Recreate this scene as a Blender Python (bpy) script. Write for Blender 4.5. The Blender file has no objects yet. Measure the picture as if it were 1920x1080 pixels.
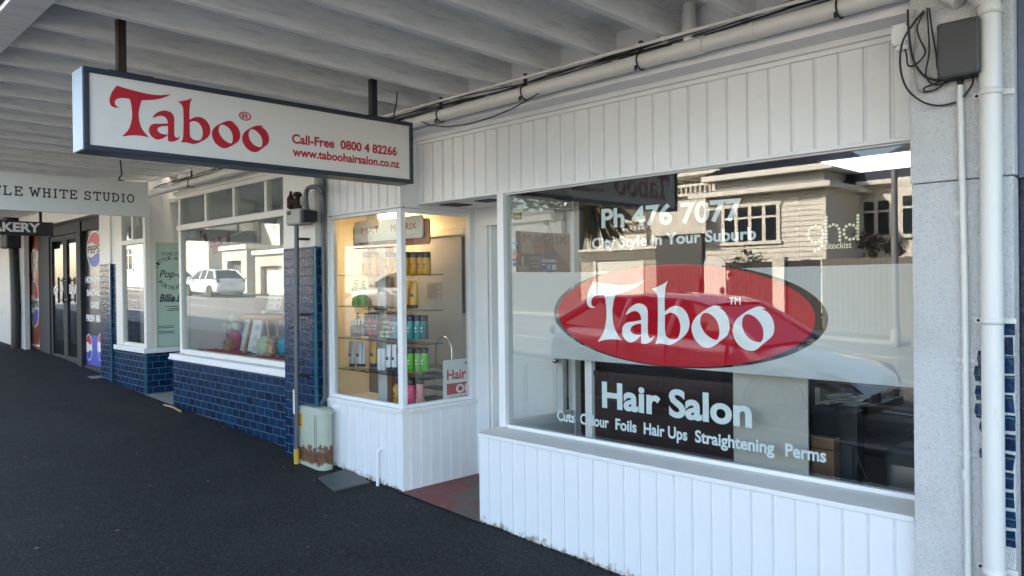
import bpy, bmesh, math, random
from mathutils import Vector, Matrix
from math import sin, cos, pi, radians, sqrt, hypot
random.seed(7)
S = bpy.context.scene

# ------------------------------------------------------------------ camera, world, sun, exposure
CAM = Vector((0, -3.4241, 1.6))
YAW, PITCH, ROLL, FPX = radians(45.2369), radians(-0.31875), radians(-0.65382), 1440.866
def cam_axes():
    F = Vector((-sin(YAW)*cos(PITCH), cos(YAW)*cos(PITCH), sin(PITCH)))
    r = Vector((cos(YAW), sin(YAW), 0)); u = r.cross(F); c, s = cos(ROLL), sin(ROLL)
    return c*r + s*u, -s*r + c*u, F
AX_R, AX_U, AX_F = cam_axes()
cd = bpy.data.cameras.new('camera'); cd.sensor_width = 36; cd.lens = 36*FPX/1920
cd.clip_start = 0.05; cd.clip_end = 2000
camo = bpy.data.objects.new('camera', cd); S.collection.objects.link(camo)
mw = Matrix((AX_R, AX_U, -AX_F)).transposed().to_4x4(); mw.translation = CAM
camo.matrix_world = mw; S.camera = camo

SUN_EL, SUN_AZ = radians(34), radians(-32)       # azimuth measured from +Y towards +X
w = bpy.data.worlds.new('World'); S.world = w; w.use_nodes = True
nt = w.node_tree; sky = nt.nodes.new('ShaderNodeTexSky'); sky.sky_type = 'NISHITA'; sky.sun_disc = False
sky.sun_elevation = SUN_EL; sky.sun_rotation = SUN_AZ; sky.dust_density = 2.0; sky.air_density = 1.0
nt.links.new(sky.outputs[0], nt.nodes['Background'].inputs[0]); nt.nodes['Background'].inputs[1].default_value = 0.125
sl = bpy.data.lights.new('sun', 'SUN'); sl.energy = 4.2; sl.angle = radians(0.5); sl.color = (1, .935, .84)
so = bpy.data.objects.new('sun', sl); S.collection.objects.link(so)
sd = Vector((sin(SUN_AZ)*cos(SUN_EL), cos(SUN_AZ)*cos(SUN_EL), sin(SUN_EL)))
so.rotation_euler = sd.to_track_quat('Z', 'Y').to_euler(); so.location = (0, 0, 30)
vs = S.view_settings; vs.view_transform = 'Standard'; vs.look = 'None'; vs.exposure = 3.0; vs.use_white_balance = True; vs.white_balance_temperature = 7050; vs.gamma = 1; vs.use_curve_mapping = False
S.cycles.max_bounces = 10; S.cycles.transparent_max_bounces = 24; S.cycles.caustics_reflective = False; S.cycles.caustics_refractive = False
S.cycles.use_denoising = True

# ------------------------------------------------------------------ measuring and geometry helpers
def P(px, py, ax, val):
    "point of the real plane (axis = val) that was measured at a photo pixel"
    d = AX_R*((px-960)/FPX) + AX_U*(-(py-540)/FPX) + AX_F
    return CAM + d*((val-CAM[ax])/d[ax])
def PY(px, py, y): p = P(px, py, 1, y); return p.x, p.z
def PX(px, py, x): p = P(px, py, 0, x); return p.y, p.z
def MIR(px, py, y, g=.2):
    "the same for something seen mirrored in glass standing at Y = g"
    p = P(px, py, 1, 2*g-y); return p.x, p.z
def gz(x):
    x = max(-70, min(25, x))
    return -.045*(x+3.3) if x > -16 else .5715 + .025*(-16-x)

def link(o, parent=None):
    S.collection.objects.link(o)
    if parent is not None: o.parent = parent
    return o
def tag(o, label=None, cat=None, group=None, kind=None):
    if label: o['label'] = label
    if cat: o['category'] = cat
    if group: o['group'] = group
    if kind: o['kind'] = kind
    return o
def thing(name, label, cat, loc=(0, 0, 0), group=None, rz=0):
    o = bpy.data.objects.new(name, None); o.empty_display_size = .1; link(o); o.location = loc; o.rotation_euler.z = rz
    return tag(o, label, cat, group)

class MB:
    def __init__(s): s.v = []; s.f = []; s.sm = []
    def add(s, vs, fs, smooth=False):
        n = len(s.v); s.v += [tuple(v) for v in vs]
        for f in fs: s.f.append([i+n for i in f]); s.sm.append(smooth)
        return s
    def box(s, x0, x1, y0, y1, z0, z1):
        if x0 > x1: x0, x1 = x1, x0
        if y0 > y1: y0, y1 = y1, y0
        return s.add([(x, y, z) for z in (z0, z1) for y in (y0, y1) for x in (x0, x1)],
                     [(0, 2, 3, 1), (4, 5, 7, 6), (0, 1, 5, 4), (2, 6, 7, 3), (0, 4, 6, 2), (1, 3, 7, 5)])
    def hexa(s, p): return s.add(p, [(0, 3, 2, 1), (4, 5, 6, 7), (0, 1, 5, 4), (1, 2, 6, 5), (2, 3, 7, 6), (3, 0, 4, 7)])
    def quad(s, a, b, c, d): return s.add([a, b, c, d], [(0, 1, 2, 3)])
    def tube(s, pts, r, n=10, caps=True):
        pts = [Vector(p) for p in pts]; m = len(pts); rs = r if isinstance(r, (list, tuple)) else [r]*m
        vs = []; up = None
        for i, p in enumerate(pts):
            t = (pts[min(i+1, m-1)] - pts[max(i-1, 0)]).normalized()
            if up is None:
                up = t.orthogonal().normalized()
            else:
                up = (up - t*up.dot(t)); up = up.normalized() if up.length > 1e-6 else t.orthogonal().normalized()
            b = t.cross(up)
            for k in range(n):
                a = 2*pi*k/n; vs.append(p + (up*cos(a) + b*sin(a))*rs[i])
        fs = [(i*n+k, i*n+(k+1) % n, (i+1)*n+(k+1) % n, (i+1)*n+k) for i in range(m-1) for k in range(n)]
        s.add(vs, fs, True)
        if caps: s.add(vs[:n], [tuple(range(n))[::-1]]); s.add(vs[-n:], [tuple(range(n))])
        return s
    def lathe(s, c, prof, n=14, sx=1, sy=1):
        vs = [(c[0]+r*cos(2*pi*k/n)*sx, c[1]+r*sin(2*pi*k/n)*sy, c[2]+z) for r, z in prof for k in range(n)]; m = len(prof)
        s.add(vs, [(i*n+k, i*n+(k+1) % n, (i+1)*n+(k+1) % n, (i+1)*n+k) for i in range(m-1) for k in range(n)], True)
        s.add(vs[:n], [tuple(range(n))[::-1]]); s.add(vs[-n:], [tuple(range(n))]); return s
    def ball(s, c, r, n=12, m=8, jit=0, seed=0):
        rx, ry, rz = r if isinstance(r, (tuple, list)) else (r, r, r); R = random.Random(seed)
        vs = [(c[0], c[1], c[2]+rz)]
        for i in range(1, m):
            for k in range(n):
                a, b = pi*i/m, 2*pi*k/n; q = 1+R.uniform(-jit, jit)
                vs.append((c[0]+rx*q*sin(a)*cos(b), c[1]+ry*q*sin(a)*sin(b), c[2]+rz*q*cos(a)))
        vs.append((c[0], c[1], c[2]-rz)); L = len(vs)-1
        fs = [(0, 1+k, 1+(k+1) % n) for k in range(n)] + [(L, L-n+(k+1) % n, L-n+k) for k in range(n)]
        fs += [(1+i*n+k, 1+(i+1)*n+k, 1+(i+1)*n+(k+1) % n, 1+i*n+(k+1) % n) for i in range(m-2) for k in range(n)]
        return s.add(vs, fs, True)
    def prism(s, poly, to, w0, w1):
        "convex or simple polygon (u, v) extruded from depth w0 to w1; to maps (u, v, w) to space"
        n = len(poly); vs = [to(u, v, w0) for u, v in poly] + [to(u, v, w1) for u, v in poly]
        return s.add(vs, [tuple(range(n))[::-1], tuple(range(n, 2*n))] + [(i, (i+1) % n, n+(i+1) % n, n+i) for i in range(n)])
    def build(s, name, mat, parent=None, bev=0, seg=2, loc=None):
        off = Vector((0, 0, 0))
        if parent is not None:
            q = parent
            while q is not None: off += q.location; q = q.parent
        elif loc is not None: off = Vector(loc)
        me = bpy.data.meshes.new(name); me.from_pydata([tuple(Vector(v)-off) for v in s.v], [], s.f); me.update()
        bm = bmesh.new(); bm.from_mesh(me); bmesh.ops.recalc_face_normals(bm, faces=bm.faces); bm.to_mesh(me); bm.free()
        if len(me.polygons) == len(s.sm): me.polygons.foreach_set('use_smooth', s.sm)
        if mat: me.materials.append(mat)
        o = bpy.data.objects.new(name, me); link(o, parent)
        if parent is None and loc is not None: o.location = loc
        if bev:
            m = o.modifiers.new('bevel', 'BEVEL'); m.width = bev; m.segments = seg; m.limit_method = 'ANGLE'; m.angle_limit = radians(40)
        return o
def box(name, mat, parent, x0, x1, y0, y1, z0, z1, bev=0): return MB().box(x0, x1, y0, y1, z0, z1).build(name, mat, parent, bev)

def onY(y): return lambda u, v, w=0: (u, y-w, v)          # a plane facing the street
def onX(x): return lambda u, v, w=0: (x+w, u, v)          # a plane facing +X
def onXn(x): return lambda u, v, w=0: (x-w, u, v)         # a plane facing -X

def curve_mesh(c):
    o = bpy.data.objects.new('tmp', c); S.collection.objects.link(o)
    dg = bpy.context.evaluated_depsgraph_get(); dg.update()
    me = bpy.data.meshes.new_from_object(o.evaluated_get(dg))
    vs = [tuple(v.co) for v in me.vertices]; fs = [tuple(p.vertices) for p in me.polygons]
    bpy.data.objects.remove(o); bpy.data.curves.remove(c); bpy.data.meshes.remove(me)
    return vs, fs
_tc = {}
def sane(m, k):
    vs, fs = m
    if not vs or any(not (-.45 < v[1] < 1.15 and -.3 < v[0] < 1.2*len(k[0])+.3) for v in vs): return False
    for f in fs:                                             # no face may span more than one glyph
        xs = [vs[i][0] for i in f]
        if max(xs)-min(xs) > 1.3: return False
    return True
def text_mesh(t, bold=0, shear=0, spacing=1):
    k = (t, bold, shear, spacing)
    if k not in _tc:
        for att in range(12):
            c = bpy.data.curves.new('t', 'FONT'); c.body = t; c.size = 1; c.resolution_u = 4; c.extrude = .002; c.shear = shear; c.space_character = spacing
            if bold: c.bevel_depth = bold; c.bevel_resolution = 0
            m = curve_mesh(c)
            if sane(m, k): break
        _tc[k] = m
    return _tc[k]
def put_text(mb, t, to, u0, u1, v0, cap, w=.0006, bold=0, shear=0, spacing=1, v1=None):
    "letters t between u0 and u1 with the baseline at v0 (v1 at the right end) and capitals of height cap"
    vs, fs = text_mesh(t, bold, shear, spacing); b0 = -bold; hx = .682+2*bold

    a = min(v[0] for v in vs); b = max(v[0] for v in vs); zt = max(abs(v[2]) for v in vs) or 1
    k = cap/hx; sl = 0 if v1 is None else (v1-v0)
    mb.add([to(u0+(x-a)/(b-a)*(u1-u0), v0+(y-b0)*k+sl*(x-a)/(b-a), w*(1+z/zt)/2+.0002) for x, y, z in vs], fs); return mb
def poly_mesh(loops):
    "outline with holes, filled and half a unit thick to either side"
    from mathutils.geometry import tessellate_polygon
    L3 = []
    for L in loops:
        q = [L[0]]
        for p in L[1:]:
            if (p[0]-q[-1][0])**2+(p[1]-q[-1][1])**2 > 1e-10: q.append(p)
        if (q[0][0]-q[-1][0])**2+(q[0][1]-q[-1][1])**2 < 1e-10: q.pop()
        L3.append([Vector((p[0], p[1], 0)) for p in q])
    tri = tessellate_polygon(L3); flat = [v for L in L3 for v in L]; n = len(flat)
    vs = [(v.x, v.y, .5) for v in flat]+[(v.x, v.y, -.5) for v in flat]; fs = [tuple(f) for f in tri]+[tuple(i+n for i in f[::-1]) for f in tri]; o = 0
    for L in L3:
        m = len(L); fs += [(o+i, o+(i+1) % m, n+o+(i+1) % m, n+o+i) for i in range(m)]; o += m
    return vs, fs
def put_poly(mb, loops, to, w0, w1):
    vs, fs = poly_mesh(loops); mb.add([to(x, y, w0+(z+.5)*(w1-w0)) for x, y, z in vs], fs); return mb
def smooth_loop(pts, n=6):
    "closed loop: (x, y) smooth, (x, y, 1) corner"
    L = len(pts); out = []
    for i in range(L):
        p1, p2 = pts[i], pts[(i+1) % L]; p0 = pts[i-1]; p3 = pts[(i+2) % L]
        a = Vector(p1[:2]); b = Vector(p2[:2])
        ta = (b-Vector(p0[:2]))*.5 if len(p1) < 3 else (b-a)*.7
        tb = (Vector(p3[:2])-a)*.5 if len(p2) < 3 else (b-a)*.7
        d = (b-a).length
        ta = ta*min(1, 1.6*d/max(ta.length, 1e-9)); tb = tb*min(1, 1.6*d/max(tb.length, 1e-9))
        for k in range(n):
            t = k/n; out.append(tuple(a*(2*t**3-3*t*t+1)+ta*(t**3-2*t*t+t)+b*(-2*t**3+3*t*t)+tb*(t**3-t*t)))
    return out
def ellipse(cx, cy, rx, ry, n=64, a0=0, a1=2*pi): return [(cx+rx*cos(a0+(a1-a0)*k/n), cy+ry*sin(a0+(a1-a0)*k/n)) for k in range(n)]
def stroke(mb, pts, to, r, w0=0, w1=.001):
    "a flat pen stroke of half width r along a polyline"
    for i in range(len(pts)-1):
        a, b = Vector(pts[i]), Vector(pts[i+1]); d = (b-a)
        if d.length < 1e-9: continue
        d.normalize(); n = Vector((-d.y, d.x))*r; a2, b2 = a-d*r*.6, b+d*r*.6; e = .00001*(i % 7)
        mb.prism([tuple(a2-n), tuple(b2-n), tuple(b2+n), tuple(a2+n)], to, w0, w1+e)
    return mb

# ------------------------------------------------------------------ materials
def new_mat(name):
    m = bpy.data.materials.new(name); m.use_nodes = True; t = m.node_tree; return m, t, t.nodes['Principled BSDF']
def N(t, kind, **kw):
    n = t.nodes.new(kind)
    for k, v in kw.items(): setattr(n, k, v)
    return n
def mixc(t, fac, a, b, blend='MIX'):
    n = N(t, 'ShaderNodeMix', data_type='RGBA', blend_type=blend)
    for i, v in ((0, fac), (6, a), (7, b)):
        if hasattr(v, 'links') or hasattr(v, 'is_linked'): t.links.new(v, n.inputs[i])
        else: n.inputs[i].default_value = v if i == 0 else (*v[:3], 1)
    return n.outputs[2]
def ramp(t, src, a, b, ca=(0, 0, 0), cb=(1, 1, 1)):
    n = N(t, 'ShaderNodeValToRGB'); n.color_ramp.elements[0].position = a; n.color_ramp.elements[1].position = b
    n.color_ramp.elements[0].color = (*ca, 1); n.color_ramp.elements[1].color = (*cb, 1); t.links.new(src, n.inputs[0]); return n.outputs[0]
def noise(t, scale, detail=4, rough=.55, vec=None, stretch=None):
    n = N(t, 'ShaderNodeTexNoise'); n.inputs['Scale'].default_value = scale; n.inputs['Detail'].default_value = detail; n.inputs['Roughness'].default_value = rough
    if vec is None: vec = N(t, 'ShaderNodeTexCoord').outputs['Object']
    if stretch:
        mp = N(t, 'ShaderNodeMapping'); mp.inputs['Scale'].default_value = stretch; t.links.new(vec, mp.inputs[0]); vec = mp.outputs[0]
    t.links.new(vec, n.inputs['Vector']); return n.outputs['Fac']
def bump(t, b, h, strength, dist=.01, normal=None):
    n = N(t, 'ShaderNodeBump'); n.inputs['Strength'].default_value = strength; n.inputs['Distance'].default_value = dist
    t.links.new(h, n.inputs['Height'])
    if normal is not None: t.links.new(normal, n.inputs['Normal'])
    t.links.new(n.outputs[0], b.inputs['Normal']); return n.outputs[0]
def plain(name, col, rough=.5, metal=0, var=.12, scale=9, bstr=0, bscale=60, dirt=None, dirt_scale=3, dirt_amt=(.55, .75), stretch=None, spec=.5):
    m, t, b = new_mat(name); b.inputs['Roughness'].default_value = rough; b.inputs['Metallic'].default_value = metal
    b.inputs['Specular IOR Level'].default_value = spec
    c = mixc(t, noise(t, scale, stretch=stretch), [x*(1-var) for x in col], [min(1, x*(1+var)) for x in col])
    if dirt: c = mixc(t, ramp(t, noise(t, dirt_scale, 6, .65, stretch=stretch), *dirt_amt), c, dirt)
    t.links.new(c, b.inputs['Base Color'])
    if bstr: bump(t, b, noise(t, bscale, 3), bstr, .004)
    return m
def emit(name, col, strength):
    m, t, b = new_mat(name); b.inputs['Base Color'].default_value = (*col, 1); b.inputs['Emission Color'].default_value = (*col, 1); b.inputs['Emission Strength'].default_value = strength; return m
def glass(name, tint=(.965, .98, .972), rough=0.0, ior=1.60):
    m, t, b = new_mat(name); t.nodes.remove(b); out = t.nodes['Material Output']
    g = N(t, 'ShaderNodeNewGeometry'); mp = N(t, 'ShaderNodeMapRange'); mp.inputs[3].default_value = ior; mp.inputs[4].default_value = 1/ior
    t.links.new(g.outputs['Backfacing'], mp.inputs[0]); fr = N(t, 'ShaderNodeFresnel'); t.links.new(mp.outputs[0], fr.inputs['IOR'])
    tr = N(t, 'ShaderNodeBsdfTransparent'); tr.inputs[0].default_value = (*tint, 1)
    gl = N(t, 'ShaderNodeBsdfGlossy'); gl.inputs['Roughness'].default_value = rough
    mx = N(t, 'ShaderNodeMixShader'); t.links.new(fr.outputs[0], mx.inputs[0]); t.links.new(tr.outputs[0], mx.inputs[1]); t.links.new(gl.outputs[0], mx.inputs[2])
    t.links.new(mx.outputs[0], out.inputs[0]); return m
def vinyl(name, col, alpha, through=.3):
    m, t, b = new_mat(name); t.nodes.remove(b); out = t.nodes['Material Output']
    d = N(t, 'ShaderNodeBsdfDiffuse'); d.inputs[0].default_value = (*col, 1); tl = N(t, 'ShaderNodeBsdfTranslucent'); tl.inputs[0].default_value = (*col, 1)
    m1 = N(t, 'ShaderNodeMixShader'); m1.inputs[0].default_value = through; t.links.new(d.outputs[0], m1.inputs[1]); t.links.new(tl.outputs[0], m1.inputs[2])
    tr = N(t, 'ShaderNodeBsdfTransparent'); m2 = N(t, 'ShaderNodeMixShader'); m2.inputs[0].default_value = alpha
    t.links.new(tr.outputs[0], m2.inputs[1]); t.links.new(m1.outputs[0], m2.inputs[2]); t.links.new(m2.outputs[0], out.inputs[0]); return m
def wall_uv(t):
    "(x + y, z) of the object, so courses run level on walls facing either way"
    tc = N(t, 'ShaderNodeTexCoord'); sp = N(t, 'ShaderNodeSeparateXYZ'); t.links.new(tc.outputs['Object'], sp.inputs[0])
    ad = N(t, 'ShaderNodeMath', operation='ADD'); t.links.new(sp.outputs[0], ad.inputs[0]); t.links.new(sp.outputs[1], ad.inputs[1])
    cb = N(t, 'ShaderNodeCombineXYZ'); t.links.new(ad.outputs[0], cb.inputs[0]); t.links.new(sp.outputs[2], cb.inputs[1]); return cb.outputs[0]
def bricks(name, c1, c2, mortar, bw, bh, mw, rough, streak=None, bstr=.6, mrough=.7, var_scale=40):
    m, t, b = new_mat(name); uv = wall_uv(t); br = N(t, 'ShaderNodeTexBrick'); br.inputs['Scale'].default_value = 1
    br.inputs['Brick Width'].default_value = bw; br.inputs['Row Height'].default_value = bh; br.inputs['Mortar Size'].default_value = mw; br.inputs['Mortar Smooth'].default_value = .25
    br.inputs['Color1'].default_value = (*c1, 1); br.inputs['Color2'].default_value = (*c2, 1); br.inputs['Mortar'].default_value = (*mortar, 1); br.inputs['Bias'].default_value = 0
    t.links.new(uv, br.inputs['Vector']); c = br.outputs['Color']
    if streak:
        f = ramp(t, noise(t, var_scale, 5, .7), .50, .78)
        inv = N(t, 'ShaderNodeMath', operation='SUBTRACT'); inv.inputs[0].default_value = 1; t.links.new(br.outputs['Fac'], inv.inputs[1])
        mu = N(t, 'ShaderNodeMath', operation='MULTIPLY'); t.links.new(f, mu.inputs[0]); t.links.new(inv.outputs[0], mu.inputs[1]); c = mixc(t, mu.outputs[0], c, streak)
    t.links.new(c, b.inputs['Base Color']); mr = N(t, 'ShaderNodeMapRange'); mr.inputs[3].default_value = rough; mr.inputs[4].default_value = mrough
    t.links.new(br.outputs['Fac'], mr.inputs[0]); t.links.new(mr.outputs[0], b.inputs['Roughness'])
    iv = N(t, 'ShaderNodeMath', operation='SUBTRACT'); iv.inputs[0].default_value = 1; t.links.new(br.outputs['Fac'], iv.inputs[1])
    n1 = bump(t, b, iv.outputs[0], bstr, .003); bump(t, b, noise(t, 30, 4), .55, .010, n1); b.inputs['Specular IOR Level'].default_value = .22; return m

M = {}
M['white'] = plain('white_paint', (.78, .79, .80), .38, var=.04, bstr=.06, bscale=70, dirt=(.50, .49, .46), dirt_scale=5, dirt_amt=(.66, .95))
M['cream_white'] = plain('aged_white_paint', (.72, .71, .67), .45, var=.05, bstr=.08, bscale=50, dirt=(.40, .37, .32), dirt_scale=6, dirt_amt=(.62, .92))
M['beam'] = plain('weathered_white_beam', (.84, .84, .81), .6, var=.12, scale=6, bstr=.25, bscale=45, dirt=(.50, .48, .43), dirt_scale=9, dirt_amt=(.52, .82), stretch=(5, .5, 5))
M['ceiling'] = plain('weathered_white_boards', (.78, .79, .79), .6, var=.1, bstr=.1, bscale=30, dirt=(.55, .55, .53), dirt_scale=6, dirt_amt=(.55, .85))
M['pvc'] = plain('painted_pvc', (.70, .70, .67), .35, var=.05, bstr=.1, bscale=25, dirt=(.42, .38, .32), dirt_scale=9, dirt_amt=(.64, .9), stretch=(3, 3, .5))
M['black'] = plain('black_rubber', (.012, .012, .013), .5)
M['dark_metal'] = plain('dark_grey_metal', (.022, .025, .031), .6, .0, var=.1, spec=.3)
M['navy_frame'] = plain('navy_sign_frame', (.025, .035, .055), .35, var=.1)
M['alu'] = plain('dull_aluminium', (.22, .25, .28), .4, .8, var=.1)
M['chrome'] = plain('chrome', (.6, .6, .6), .12, 1, var=.02)
M['steel'] = plain('brushed_steel', (.42, .43, .44), .3, .9, var=.06, stretch=(40, 40, 1))
M['rust'] = plain('rusty_iron', (.032, .018, .013), .8, .1, var=.4, scale=30, bstr=.4, bscale=90)
M['glass'] = glass('window_glass')
M['shelf_glass'] = glass('shelf_glass', (.55, .66, .62))
M['frost'] = vinyl('frosted_film', (.72, .75, .74), .80)
M['white_vinyl'] = vinyl('white_vinyl', (.95, .96, .97), .985, .04)
M['pale_vinyl'] = vinyl('pale_blue_vinyl', (.78, .87, .89), .96, .06)
M['cream_vinyl'] = vinyl('cream_vinyl', (.92, .88, .66), .985, .05)
M['red_vinyl'] = vinyl('red_vinyl', (.57, .012, .028), .988, .06)
M['red_paint'] = plain('red_letters', (.46, .012, .03), .4, var=.05)
M['sign_face'] = plain('sign_acrylic', (.72, .695, .655), .22, var=.03, scale=2, dirt=(.6, .58, .54), dirt_scale=4, dirt_amt=(.6, .95))
M['sign_white'] = plain('sign_white_board', (.70, .70, .68), .5, var=.03)
M['ink'] = plain('dark_ink', (.03, .032, .038), .5)
M['white_ink'] = plain('white_ink', (.75, .75, .75), .5, var=.02)
M['tile'] = bricks('cobalt_glazed_tile', (.003, .013, .044), (.005, .036, .100), (.085, .135, .17),   .152, .0765, .0035, .15, streak=(.010, .065, .13))
M['tile_dark'] = bricks('dark_slate_tile', (.02, .026, .05), (.03, .035, .06), (.06, .07, .09), .152, .0765, .004, .25)
M['teal_trim'] = plain('teal_glazed_trim', (.018, .11, .165), .15, var=.3, scale=25)
M['slate_blue'] = plain('slate_blue_paint', (.10, .13, .19), .5)
M['grey_wall'] = plain('grey_interior_paint', (.24, .24, .245), .6, var=.04)
M['cream_wall'] = plain('cream_interior_paint', (.74, .68, .54), .6, var=.04)
M['int_white'] = plain('white_interior_paint', (.72, .73, .72), .6, var=.05)
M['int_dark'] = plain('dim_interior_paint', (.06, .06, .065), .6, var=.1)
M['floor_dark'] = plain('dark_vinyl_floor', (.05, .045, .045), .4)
M['brown_black'] = plain('dark_brown_laminate', (.028, .014, .014), .3, var=.1)
M['wood'] = plain('light_wood', (.42, .27, .14), .5, var=.25, scale=14, stretch=(6, 6, .6))
M['card'] = plain('brown_cardboard', (.25, .14, .075), .7, var=.08)
def asphalt():
    m, t, b = new_mat('dark_asphalt'); n1 = noise(t, 2.2, 5, .6); n2 = noise(t, 70, 5, .8); n3 = noise(t, 13, 5, .7)
    c = mixc(t, n1, (.005, .006, .008), (.011, .0125, .016)); c = mixc(t, ramp(t, n2, .56, .80), c, (.045, .048, .054))
    c = mixc(t, ramp(t, n3, .62, .82), c, (.055, .052, .049)); c = mixc(t, ramp(t, noise(t, 1.1, 3, .5), .52, .60), c, (.020, .0215, .025)); c = mixc(t, ramp(t, noise(t, 3.5, 5, .75, stretch=(1, .25, 1)), .68, .74), c, (.06, .058, .054)); c = mixc(t, ramp(t, n2, .60, .80), c, (.10, .105, .112)); c = mixc(t, ramp(t, noise(t, 55, 2, .5), .36, .66), mixc(t, 1, c, (.42, .42, .44), 'MULTIPLY'), mixc(t, .5, c, (.042, .045, .051))); c = mixc(t, ramp(t, noise(t, 95, 1, .5), .66, .72), c, (.085, .09, .10)); t.links.new(c, b.inputs['Base Color']); b.inputs['Roughness'].default_value = .8
    b.inputs['Specular IOR Level'].default_value = .35
    nb = bump(t, b, n2, 1.0, .02); bump(t, b, noise(t, 9, 4), .35, .03, nb); return m
M['asphalt'] = asphalt()
M['road'] = plain('road_asphalt', (.145, .143, .14), .85, var=.15, scale=3, bstr=.3, bscale=120)
M['concrete'] = plain('concrete', (.28, .27, .25), .85, var=.15, bstr=.2, bscale=40, dirt=(.14, .13, .12), dirt_scale=5)
M['line_paint'] = plain('road_line_paint', (.7, .7, .68), .6, dirt=(.3, .3, .3), dirt_scale=8)
M['yellow_paint'] = plain('yellow_road_paint', (.65, .40, .06), .6)
def red_floor():
    m, t, b = new_mat('worn_red_painted_concrete'); f = ramp(t, noise(t, 3.2, 6, .68), .46, .56)
    c = mixc(t, f, (.125, .10, .08), (.22, .042, .038)); c = mixc(t, ramp(t, noise(t, 28, 4, .7), .5, .75), c, (.16, .14, .12)); t.links.new(c, b.inputs['Base Color'])
    b.inputs['Roughness'].default_value = .6; bump(t, b, noise(t, 40, 4), .25, .006); return m
M['red_floor'] = red_floor()
def roughcast():
    m, t, b = new_mat('white_roughcast'); n = noise(t, 150, 3, .6); n2 = noise(t, 260, 2, .5)
    c = mixc(t, ramp(t, n, .33, .42), (.56, .565, .57), (.74, .745, .75)); c = mixc(t, ramp(t, noise(t, 2.5, 5), .5, .8), c, (.60, .60, .58)); t.links.new(c, b.inputs['Base Color'])
    b.inputs['Roughness'].default_value = .7; nb = bump(t, b, n, 1.0, .012); bump(t, b, n2, .4, .005, nb); return m
M['roughcast'] = roughcast()
def rusty_green():
    m, t, b = new_mat('pale_green_cabinet_paint'); tc = N(t, 'ShaderNodeTexCoord'); sp = N(t, 'ShaderNodeSeparateXYZ'); t.links.new(tc.outputs['Object'], sp.inputs[0])
    mr = N(t, 'ShaderNodeMapRange'); mr.inputs[1].default_value = .24; mr.inputs[2].default_value = .10; t.links.new(sp.outputs[2], mr.inputs[0]); m2 = N(t, 'ShaderNodeMapRange'); m2.inputs[1].default_value = .0; m2.inputs[2].default_value = .07; t.links.new(sp.outputs[2], m2.inputs[0]); mm_ = N(t, 'ShaderNodeMath', operation='MULTIPLY'); t.links.new(mr.outputs[0], mm_.inputs[0]); t.links.new(m2.outputs[0], mm_.inputs[1]); mr = mm_
    ad = N(t, 'ShaderNodeMath', operation='MULTIPLY_ADD'); t.links.new(mr.outputs[0], ad.inputs[0]); ad.inputs[1].default_value = .42; t.links.new(noise(t, 19, 8, .78), ad.inputs[2])
    f = ramp(t, ad.outputs[0], .70, .76); c0 = mixc(t, noise(t, 6), (.37, .42, .34), (.44, .49, .40)); c0 = mixc(t, ramp(t, noise(t, 22, 4, .7), .68, .74), c0, (.22, .16, .09))
    rc = mixc(t, noise(t, 25, 4), (.05, .022, .014), (.24, .09, .035)); t.links.new(mixc(t, f, c0, rc), b.inputs['Base Color'])
    b.inputs['Roughness'].default_value = .55; bump(t, b, noise(t, 14, 4), .25, .01); return m
M['rusty_green'] = rusty_green()
def col(name, c, rough=.45, metal=0, **k):
    if name not in M: M[name] = plain(name, c, rough, metal, var=k.pop('var', .06), **k)
    return M[name]

def riser_paint():
    m, t, b = new_mat('scuffed_white_riser_paint'); tc = N(t, 'ShaderNodeTexCoord'); sp = N(t, 'ShaderNodeSeparateXYZ'); t.links.new(tc.outputs['Object'], sp.inputs[0])
    ad = N(t, 'ShaderNodeMath', operation='MULTIPLY_ADD'); t.links.new(sp.outputs[0], ad.inputs[0]); ad.inputs[1].default_value = .045; t.links.new(sp.outputs[2], ad.inputs[2])   # height above the sloping path
    mr = N(t, 'ShaderNodeMapRange'); mr.inputs[1].default_value = .10; mr.inputs[2].default_value = -.01; t.links.new(ad.outputs[0], mr.inputs[0])
    a2 = N(t, 'ShaderNodeMath', operation='MULTIPLY_ADD'); t.links.new(mr.outputs[0], a2.inputs[0]); a2.inputs[1].default_value = .40; t.links.new(noise(t, 16, 6, .72), a2.inputs[2])
    f = ramp(t, a2.outputs[0], .72, .88); c = mixc(t, noise(t, 5), (.77, .785, .80), (.82, .83, .845)); c = mixc(t, ramp(t, noise(t, 7, 6, .7, stretch=(5, 5, .7)), .64, .85), c, (.58, .56, .52))
    c = mixc(t, f, c, (.30, .24, .17)); c = mixc(t, ramp(t, noise(t, 45, 3, .6), .76, .80), c, (.36, .33, .30)); t.links.new(c, b.inputs['Base Color']); b.inputs['Roughness'].default_value = .38
    bump(t, b, noise(t, 60, 3), .07, .004); return m
M['white_riser'] = riser_paint()

# ------------------------------------------------------------------ ground, road, pavements
def strip(name, mat, y0, y1, dz, xs=None, kind='structure', thick=0, ydiv=1):
    xs = xs or [-400, -70, -50, -30, -16, -8, -3.3, 4, 12, 25, 400]; mb = MB(); n = len(xs)
    ys = [y0+(y1-y0)*k/ydiv for k in range(ydiv+1)]
    vs = [(x, y, gz(x)+dz) for y in ys for x in xs]
    fs = [(j*n+i, j*n+i+1, (j+1)*n+i+1, (j+1)*n+i) for j in range(ydiv) for i in range(n-1)]
    mb.add(vs, fs)
    if thick:
        for y in (y0, y1): mb.add([(x, y, gz(x)+dz) for x in xs]+[(x, y, gz(x)+dz-thick) for x in xs], [(i, i+1, n+i+1, n+i) for i in range(n-1)])
    o = mb.build(name, mat)
    if kind: o['kind'] = kind
    return o
strip('ground', M['concrete'], -400, 400, -.20)
strip('road', M['road'], -15.6, -3.95, -.13)
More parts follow.
